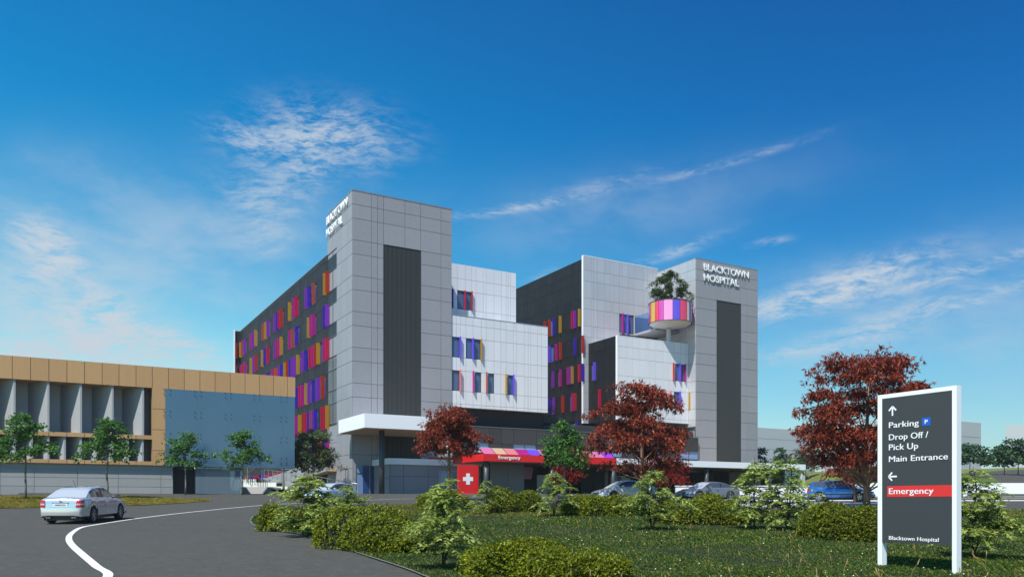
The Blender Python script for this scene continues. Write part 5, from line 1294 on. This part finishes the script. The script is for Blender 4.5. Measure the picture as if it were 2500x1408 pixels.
# ---------------- hedges
def hedge(label, p0, p1, wid, h, n, seed, ll=.085, mat='hedge_leaf'):
    """clipped mound from p0 to p1 (ground points)"""
    r = np.random.default_rng(seed); n = int(n*2.3); ll *= .68; p0 = np.array(p0); p1 = np.array(p1); mid = (p0+p1)/2; d = p1-p0; Lh = np.linalg.norm(d)/2; ang = math.atan2(d[1], d[0])
    ph = r.uniform(0, 6.28, 8)
    def surf(u, th, s=1.0):
        # u along -1..1, th around 0..pi
        e = (1-np.abs(u)**3.2)**.42
        ct, st_ = np.cos(th), np.sin(th); yy = np.sign(ct)*np.abs(ct)**.72; zz = np.abs(st_)**.62
        x = u*Lh; lump = 1+.10*np.sin(x*1.3+ph[7])+.10*np.sin(x*3.1+ph[0]+yy*2)+.07*np.sin(x*5.7+ph[1]-yy*3)+.065*np.sin(x*10+ph[2]+yy*8+zz*6)*np.sin(yy*9+zz*8+ph[4])+.05*np.sin(x*19+ph[5]+zz*13)*np.sin(yy*15+ph[6]-zz*9)
        lob = (1-.22*np.exp(-((np.mod(x+ph[3], 1.6)-.8)/.17)**2))*(1+.10*np.sin(x*1.9+ph[1]))
        return np.stack([x*s, yy*wid/2*e*lump*s, zz*h*(.35+.65*e)*lump*lob*s], -1)
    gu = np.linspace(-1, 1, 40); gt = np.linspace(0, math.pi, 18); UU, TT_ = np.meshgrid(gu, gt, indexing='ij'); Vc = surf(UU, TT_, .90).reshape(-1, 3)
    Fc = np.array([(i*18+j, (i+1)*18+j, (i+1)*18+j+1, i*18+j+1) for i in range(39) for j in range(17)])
    u = np.sign(r.uniform(-1, 1, n))*r.uniform(0, 1, n)**.85; th = r.uniform(0, math.pi, n); P_ = surf(u, th, 1.0); e_ = 1e-2
    du = surf(np.clip(u+e_, -1, 1), th)-surf(np.clip(u-e_, -1, 1), th); dt = surf(u, th+e_)-surf(u, th-e_); N_ = unit(np.cross(du, dt)); N_[np.sum(N_*P_, 1) < 0] *= -1
    N_ = np.nan_to_num(N_); P_ = P_-N_*(r.uniform(0, 1, n)**1.5*.22*h)[:, None]+N_*(.13*h*r.random(n)*(r.random(n) < .2))[:, None]+r.normal(size=(n, 3))*.018; P_[:, 2] = np.maximum(P_[:, 2], .02)
    # tufts of five leaves opening outwards
    k = 5; ax = unit(N_+r.normal(size=(n, 3))*.45+np.array((0, 0, .35))); t1_ = unit(np.cross(ax, rand_dirs(n, r))); t2_ = np.cross(ax, t1_); Cn = []; D = []; S = []
    for i in range(k):
        a = 2*math.pi*i/k+r.uniform(-.3, .3, n); o_ = t1_*np.cos(a)[:, None]+t2_*np.sin(a)[:, None]; dd = unit(ax*.75+o_*r.uniform(.5, 1.1, n)[:, None]); Cn.append(P_); D.append(dd); S.append(unit(np.cross(dd, ax)))
    Cn = np.vstack(Cn); D = np.vstack(D); S = np.vstack(S); ln = ll*r.uniform(.6, 1.35, len(Cn)); Nn = np.cross(D, S); L_ = ln[:, None]; W_ = L_*.42
    v = np.stack([Cn, Cn+D*L_*.5+S*W_*.5+Nn*W_*.15, Cn+D*L_, Cn+D*L_*.5-S*W_*.5+Nn*W_*.15], 1).reshape(-1, 3); nL = len(Cn)
    Vall = np.vstack([Vc, v]); Fall = np.vstack([Fc, np.arange(4*nL).reshape(nL, 4)+len(Vc)])
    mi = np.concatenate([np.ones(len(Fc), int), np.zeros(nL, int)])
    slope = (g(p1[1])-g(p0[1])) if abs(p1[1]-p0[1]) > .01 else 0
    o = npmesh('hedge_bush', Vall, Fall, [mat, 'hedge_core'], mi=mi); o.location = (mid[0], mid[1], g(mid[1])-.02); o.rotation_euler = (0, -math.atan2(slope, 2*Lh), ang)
    return tag(o, label, 'hedge', 'clipped yellow-green hedge bushes')
def gp(px, py): return gpx(px, py)
def shift(p, dy): return (p[0]*(p[1]+dy)/p[1], p[1]+dy)
H_ = [('rounded hedge bush at the left tip of the lawn beside the asphalt', (646, 1296), (800, 1299), 2.2, .85, 2600, .10),
      ('long hedge bush along the asphalt edge left of the feathery shrub', (812, 1330), (1020, 1362), 1.9, .86, 4600, .085),
      ('nearest hedge bush at the bottom of the picture, cut by the frame', (1140, 1424), (1535, 1436), 1.8, .60, 8500, .066),
      ('hedge bush by the road behind the tall feathery shrub', (1022, 1246), (1140, 1247), 2.2, 1.02, 2200, .13),
      ('dark hedge bush under the red canopy left of the slim green tree', (1190, 1252), (1325, 1254), 2.4, 1.08, 2600, .13),
      ('hedge bush in front of the pale silver car', (1375, 1259), (1575, 1264), 2.2, .92, 3400, .12),
      ('long hedge bush in front of the slate grey coupe', (1582, 1278), (1828, 1286), 2.3, .90, 4400, .105),
      ('tall dark hedge bush left of the direction sign below the largest maple', (1958, 1316), (2190, 1330), 2.1, .98, 5600, .085)]
for i, (lb_, a, b, wd, h_, n_, l_) in enumerate(H_):
    A, B = gp(*a), gp(*b); A = shift(A, wd*.42); B = shift(B, wd*.42)
    hedge(lb_, A, B, wd, h_, n_, 100+i, l_, 'hedge_leaf_deep' if i in (4, 7) else 'hedge_leaf')
# ---------------- feathery shrubs: a stem with arching sprays of paired leaflets
def feather(label, px, py, ytop, wpx, seed, dens_=1.0, Y=None):
    r = np.random.default_rng(seed); x, y = gp(px, py) if Y is None else ((px-1250)/F*Y, Y); H = (py-ytop)/F*y if Y is None else EYE+(HOR-ytop)/F*Y-g(Y); Rm = wpx/F*y/2
    t = thing('feathery_shrub', label, 'shrub', (x, y, g(y)-.03), r.uniform(0, 6.28), 'feathery light green shrubs')
    q = MB(); q.tube([(0, 0, 0), (r.normal()*.02*H, r.normal()*.02*H, H*.4), (r.normal()*.03*H, r.normal()*.03*H, H*.75), (0, 0, H*.97)], [H*.012, H*.009, H*.006, H*.002], 'bark_dark', 6)
    Cn, D, S, LN = [], [], [], []
    nb = int(40*dens_); lf = H*.056; stems = [(0, 0, 0, H*.96, 1.0)]
    for k in range(2 if H > 1.3 else 1):
        th = r.uniform(0, 6.28); o_ = Rm*r.uniform(.25, .45); stems.append((math.cos(th)*o_, math.sin(th)*o_, 0, H*r.uniform(.55, .78), .75))
        q.tube([(0, 0, H*.05), (math.cos(th)*o_*.5, math.sin(th)*o_*.5, H*.3), (math.cos(th)*o_, math.sin(th)*o_, stems[-1][3])], [H*.009, H*.006, H*.002], 'bark_dark', 5, False)
    for i in range(nb):
        sx0, sy0, _, sH, ss = stems[0] if i % 3 else stems[r.integers(0, len(stems))]
        u = (i+.5)/nb if i % 3 else r.uniform(0, 1); z0 = sH*(.10+.84*u); th = i*2.399+r.uniform(-.9, .9); prof_ = np.interp(u, [0, .12, .3, .5, .66, .8, 1], [.55, 1.0, .88, .70, .56, .38, .20])
        Lb = Rm*prof_*ss*r.uniform(.6, 1.22); dx, dy = math.cos(th), math.sin(th); upk = r.uniform(.55, 1.15)-.15*u; f0 = z0/H
        def pos(s): return np.array((sx0*f0+dx*Lb*s, sy0*f0+dy*Lb*s, z0+Lb*(upk*s-.60*s*s)))
        pts = [pos(s) for s in np.linspace(0, 1, 6)]
        q.tube([tuple(p) for p in pts], [H*.0045*(1-.8*s)+.001 for s in np.linspace(0, 1, 6)], 'bark_dark', 4, False)
        ns_ = max(2, int(Lb/(lf*1.25)))
        for k in range(ns_+1):
            s = .30+.70*k/ns_; p = pos(min(1, s)); tdir = unit(pos(min(1, s))-pos(max(0, s-.15)))
            for sd_ in ((-1, 1) if k < ns_ else (0,)):
                if r.random() < .14: continue
                sv = np.array((-dy, dx, 0.0)); ax = unit(tdir*r.uniform(.4, 1.0)+sv*sd_*.95+np.array((0, 0, -.05+r.normal()*.25))); sl = lf*(2.6-1.0*s)*r.uniform(.6, 1.25) if sd_ else lf*2.0
                np_ = 5; sid = unit(np.cross(ax, np.array((0, 0, 1.0))+r.normal(size=3)*.3))
                for m_i in range(np_):
                    f = (m_i+.6)/np_; c = p+ax*sl*f+np.array((0, 0, -.35*sl*f*f))
                    for e in (-1, 1):
                        d_ = unit(ax*.65+sid*e*.85+np.array((0, 0, -.30))+r.normal(size=3)*.2); Cn.append(c); D.append(d_); S.append(unit(np.cross(d_, np.array((0, 0, 1.0))+r.normal(size=3)*.35))); LN.append(lf*(1.15-.35*f)*r.uniform(.75, 1.25))
                d_ = unit(ax+np.array((0, 0, -.45))); c = p+ax*sl+np.array((0, 0, -.3*sl)); Cn.append(c); D.append(d_); S.append(unit(np.cross(d_, np.array((0, 0, 1.0))))); LN.append(lf*.9)
    q.build('stem', t); LN = np.array(LN)
    leaves_mesh('foliage', np.array(Cn), np.array(D), np.array(S), LN, LN*.46, 'feather_leaf', t, .1)
    return t
feather('tall feathery light green shrub in the middle foreground between two hedge bushes', 1082, 1392, 1146, 195, 1, 1.0)
feather('feathery shrub at the left tip of the lawn before the hidden pale blue car', 757, 1310, 1140, 200, 2, 1.5)
feather('smaller feathery shrub right beside the hidden pale blue car', 850, 1262, 1176, 110, 3, 1.2)
feather('feathery shrub before the grey wall just right of the red cross sign', 1188, 1256, 1162, 80, 4, .7)
feather('feathery shrub before the slim green tree and the small deep red maple', 1352, 1262, 1140, 125, 5, .9)
feather('feathery shrub covering the rear of the pale silver car', 1592, 1296, 1128, 165, 6, 1.0)
feather('feathery shrub between the slate coupe and the twin shrub to its right', 1842, 1292, 1104, 140, 7, 1.0)
feather('feathery shrub nearest the rear of the blue hatchback', 1921, 1296, 1096, 155, 8, 1.0)
feather('feathery shrub just right of the direction sign, leaning over the lawn', 2376, 1366, 1128, 230, 9, 1.2)
# ---------------- grass
ISLA = np.array(ISL)
def inside(poly, x, y):
    c = np.zeros(len(x), bool); n = len(poly); j = n-1
    for i in range(n):
        xi, yi = poly[i]; xj, yj = poly[j]
        m = ((yi > y) != (yj > y)) & (x < (xj-xi)*(y-yi)/(yj-yi+1e-12)+xi); c ^= m; j = i
    return c
gYa, gZa = np.array(GY), np.array(GZ)
def patch_noise(x, y): return np.sin(x*.9+y*.35)+np.sin(x*.33-y*.61+1.7)+.7*np.sin(x*2.3+y*1.1+.4)+.5*np.sin(y*1.7-x*.8)
def blades(name, poly, n, ymin, ymax, h0, mat, seed, label, dry=None, pw=1.0, dz=.025, z_fn=None, xl=(-.7, .75)):
    r = np.random.default_rng(seed); u = r.uniform(0, 1, n); Y = ymin*(ymax/ymin)**(u**pw); X = r.uniform(xl[0], xl[1], n)*Y
    k = inside(poly, X, Y); X, Y = X[k], Y[k]; n = len(X)
    Z = np.interp(Y, gYa, gZa)+dz if z_fn is None else np.array([z_fn(a, b) for a, b in zip(X, Y)])
    pn = patch_noise(X, Y); sc_ = (Y/ymin)**.55; h = h0*sc_*r.uniform(.5, 1.3, n)*(1+.22*pn); h = np.maximum(h, h0*.3)
    th = r.uniform(0, 6.283, n); lean = r.uniform(.2, 1.3, n); wd = h0*.16*sc_*r.uniform(.6, 1.3, n)
    b = np.stack([X, Y, Z], 1); sd_ = np.stack([np.cos(th), np.sin(th), np.zeros(n)], 1); ld = np.stack([-np.sin(th), np.cos(th), np.zeros(n)], 1)
    tipv = b+ld*(h*lean)[:, None]*.8+np.array((0, 0, 1.0))*h[:, None]*.8; mid = b+ld*(h*lean)[:, None]*.25+np.array((0, 0, 1.0))*h[:, None]*.55
    v = np.stack([b-sd_*wd[:, None]*.5, b+sd_*wd[:, None]*.5, mid+sd_*wd[:, None]*.45, tipv], 1).reshape(-1, 3)
    o = npmesh(name, v, np.arange(4*n).reshape(n, 4), [mat]); o['kind'] = 'stuff'; return o
tag(blades('grass', ISLA, 560000, 10.5, 56, .040, 'grass_green', 1, '', dz=.02, xl=(-.36, .68)), 'long green grass of the lawn with hedges', 'grass')
tag(blades('dry_grass', ISLA, 34000, 10.5, 56, .05, 'grass_dry', 12, '', dz=.02, xl=(-.36, .68)), 'straw coloured blades mixed through the lawn', 'grass')
DRY = np.array([gp(*p) for p in [(700, 1247), (860, 1240), (1010, 1231), (1250, 1236), (1600, 1242), (1850, 1246), (2520, 1247), (2520, 1262), (1900, 1262), (1250, 1262), (1000, 1258), (820, 1262)]])
tag(blades('dry_grass', DRY, 130000, 30, 56, .07, 'grass_dry', 2, '', xl=(-.3, .66)), 'yellow and brown dry grass along the back edge of the lawn', 'grass')
LIA = np.array(LI)
tag(blades('dry_grass', LIA, 200000, 40, 76, .09, 'grass_dry', 3, '', xl=(-.8, -.35)), 'yellow and orange dry grass on the strip behind the silver saloon', 'grass')
# scattered taller dry stalks and clover heads
def stalks(n, seed):
    r = np.random.default_rng(seed); q = MB(); k = 0
    while k < n:
        Y = 11*(30/11)**r.uniform(0, 1)**1.3; X = r.uniform(.02, .62)*Y
        if not inside(ISLA, np.array([X]), np.array([Y]))[0]: continue
        k += 1; z = g(Y)+.02; h = r.uniform(.12, .30); dx, dy = r.normal()*.06, r.normal()*.06
        q.tube([(X, Y, z), (X+dx*.4, Y+dy*.4, z+h*.6), (X+dx, Y+dy, z+h)], [.003, .0025, .002], 'straw', 4, False)
        q.tube([(X+dx*.9, Y+dy*.9, z+h*.85), (X+dx, Y+dy, z+h), (X+dx*1.2, Y+dy*1.2, z+h*1.22)], [.004, .011, .002], 'straw', 5, False)
    return tag(q.build('seed_stalks'), 'tall straw coloured seed stalks in the near lawn', 'grass', None, 'stuff')
pmat('straw', (.34, .24, .09), .8)
stalks(90, 9)
def clover(n, seed):
    r = np.random.default_rng(seed); V = []; Fq = []
    k = 0
    while k < n:
        Y = 12*(44/12)**r.uniform(0, 1); X = r.uniform(.0, .62)*Y
        if not inside(ISLA, np.array([X]), np.array([Y]))[0] or patch_noise(X, Y) < -.2: continue
        k += 1; s = r.uniform(.012, .020)*(Y/12)**.4; z = g(Y)+.07*(Y/12)**.3; b = len(V)
        V += [(X+s, Y, z), (X, Y+s, z), (X-s, Y, z), (X, Y-s, z), (X, Y, z+s*.9), (X, Y, z-s*.6)]
        for a, c in ((0, 1), (1, 2), (2, 3), (3, 0)): Fq += [(b+a, b+c, b+4), (b+c, b+a, b+5)]
    return tag(npmesh('clover_flowers', np.array(V), np.array(Fq), ['flower_white']), 'small whitish clover heads dotted over the lawn', 'flowers', None, 'stuff')
clover(150, 4)
# ================================================================== DIRECTION SIGN
sgn_mats = [pmat('sign_dark', (.048, .050, .053), .45, noise=.03, nscale=1), pmat('sign_white', (.90, .92, .91), .35), pmat('sign_red', (.72, .030, .028), .4), pmat('sign_blue', (.010, .10, .52), .35)]
Y0 = 14.3; X0 = (2335-1250)/F*Y0; ZG = g(Y0)
sg = thing('direction_sign', 'tall dark direction sign in a white frame on two posts, standing in the lawn', 'sign', (X0, Y0, ZG), TH-R(90))
# local x = reading direction (-v), local y = away behind the face (+u); facing is -y
def sx(px):
    r = (px-1250)/F; t = (X0-r*Y0)/(sth+r*cth); return -t
def szz(px, py): t = -sx(px); return EYE+(HOR-py)/F*(Y0+cth*t)-ZG
k4 = 2.4784
zx_ = lambda z: 1760+z/k4; zy_ = lambda z: 840+z/k4
xl0, xl1, xr0, xr1 = sx(zx_(948)), sx(zx_(974)), sx(zx_(1398)), sx(zx_(1425))
ztop = szz(zx_(1425), zy_(248)); zpan = szz(zx_(1398), zy_(278)); zbot = szz(zx_(1398), zy_(1213)); dep = .15
zfl = szz(zx_(948), 1378); zfr = szz(zx_(1425), 1402)
m_ = MB(); m_.box(xl0, xl1, 0, dep, min(-.02, zfl)-.1, ztop, 'sign_white'); m_.build('post', sg, bevel=.004)
m_ = MB(); m_.box(xr0, xr1, 0, dep, min(-.02, zfr)-.1, ztop, 'sign_white'); m_.build('post', sg, bevel=.004)
m_ = MB(); m_.box(xl1, xr0, .002, dep-.002, zpan, ztop-.001, 'sign_white'); m_.build('top_rail', sg, bevel=.003)
m_ = MB(); m_.box(xl1, xr0, .006, dep-.02, zbot, zpan, 'sign_dark'); pnl = m_.build('panel', sg)
def st_(body, zl, zr, base, cap, bold=.006, bx=None):
    a, b = sx(zx_(zl)), sx(zx_(zr)); z = szz(zx_(zl), zy_(base)); z2 = szz(zx_(zl), zy_(cap)); return text_obj(body, 'lettering', sg, 'letter_white', (a, .0008, z), (1, 0, 0), (0, 0, 1), (b-a)*.985, z2-z, .0038, 0, 1.03, .028)
st_('Parking', 1017, 1199, 506, 470); st_('Drop Off /', 1017, 1257, 580, 543); st_('Pick Up', 1017, 1195, 641, 603); st_('Main Entrance', 1017, 1378, 711, 675, .0)
a, b = sx(zx_(1006)), xr0-.001; z1_, z0_ = szz(zx_(1398), zy_(850)), szz(zx_(1398), zy_(920))
m_ = MB(); m_.box(a, b, .001, .006, z0_, z1_, 'sign_red'); m_.build('red_band', sg)
st_('Emergency', 1017, 1289, 905, 868, .008); st_('Blacktown Hospital', 1017, 1322, 1180, 1156, .006)
a, b = sx(zx_(1216)), sx(zx_(1268)); z1_, z0_ = szz(zx_(1268), zy_(440)), szz(zx_(1268), zy_(490))
m_ = MB(); m_.box(a, b, .001, .006, z0_, z1_, 'sign_blue'); m_.build('parking_symbol', sg)
w_ = (b-a)*.36; text_obj('P', 'lettering', sg, 'letter_white', (a+(b-a)*.34, -.0015, z0_+(z1_-z0_)*.26), (1, 0, 0), (0, 0, 1), w_, (z1_-z0_)*.5, .002, .015)
def arrow(cx_, cz_, s, up):
    q = MB(); t = s*.085
    def P_(u, v): return (cx_+u, 0, cz_+v) if up else (cx_-v, 0, cz_+u)
    def barq(p, q_):
        p = Vector(p); q_ = Vector(q_); d = (q_-p).normalized(); n_ = Vector((-d.z, 0, d.x))*t
        q.face([tuple(p-n_+Vector((0, .001, 0))), tuple(q_-n_+Vector((0, .001, 0))), tuple(q_+n_+Vector((0, .001, 0))), tuple(p+n_+Vector((0, .001, 0)))], 'letter_white')
    barq(P_(0, -s*.5), P_(0, s*.44)); 
    for e in (-1, 1): barq(P_(0, s*.47), P_(e*s*.42, s*.04))
    return q.build('arrow', sg)
xa0, xa1 = sx(zx_(1012)), sx(zx_(1064)); za1, za0 = szz(zx_(1038), zy_(374)), szz(zx_(1038), zy_(432)); arrow((xa0+xa1)/2, (za0+za1)/2, za1-za0, True)
xa0, xa1 = sx(zx_(1010)), sx(zx_(1067)); zc_ = szz(zx_(1038), zy_(799)); arrow((xa0+xa1)/2, zc_, za1-za0, False)
# ================================================================== FAR BLOCKS
pmat('far_block', (.42, .44, .44), .8, noise=.04, nscale=.05)
def far(label, px0, px1, Y, ytop, dep_, rz=TH-R(90), off=0):
    x0, x1 = (px0-1250)/F*Y, (px1-1250)/F*Y; zt = EYE+(HOR-ytop)/F*Y; gr = 2.0
    q = MB(); Wd_ = abs(x1-x0); q.box(0, Wd_, 0, dep_, 0, zt-gr, 'far_block')
    for k in range(1, int((zt-gr)/4)): q.box(-.03, Wd_+.03, -.03, dep_+.03, k*4-.15, k*4+.1, 'concrete')
    o = q.build('distant_building', loc=(x0, Y, gr)); o.rotation_euler = (0, 0, rz); return tag(o, label, 'building', 'pale far-off buildings')
far('pale plain far building just right of the right tower', 1990, 1850, 330, 1052, 40, R(180)-R(60))
far('pale plain far building behind the largest maple', 2000, 2180, 250, 1036, 40, TH-R(90)+R(20))
far('pale far building with a darker side, right of the direction sign', 2395, 2330, 260, 1032, 40, R(180)-R(60))
far('pale far building at the right edge', 2455, 2620, 300, 1038, 40, TH-R(90)+R(20))
# ================================================================== HAZE
hz = MB(); hz.box(-1000, 1700, -80, 1300, -9, 62, 'joint'); ho = hz.build('haze'); ho['kind'] = 'stuff'
hm = bpy.data.materials.new('haze'); hm.use_nodes = True; hm.node_tree.nodes.clear(); tt = NT(hm.node_tree)
po = tt.node('ShaderNodeOutputMaterial'); pv = tt.node('ShaderNodeVolumePrincipled'); pv.inputs['Color'].default_value = (.78, .86, .93, 1); pv.inputs['Density'].default_value = .00022; pv.inputs['Anisotropy'].default_value = .1
tt.l.new(pv.outputs[0], po.inputs['Volume']); ho.data.materials.clear(); ho.data.materials.append(hm)
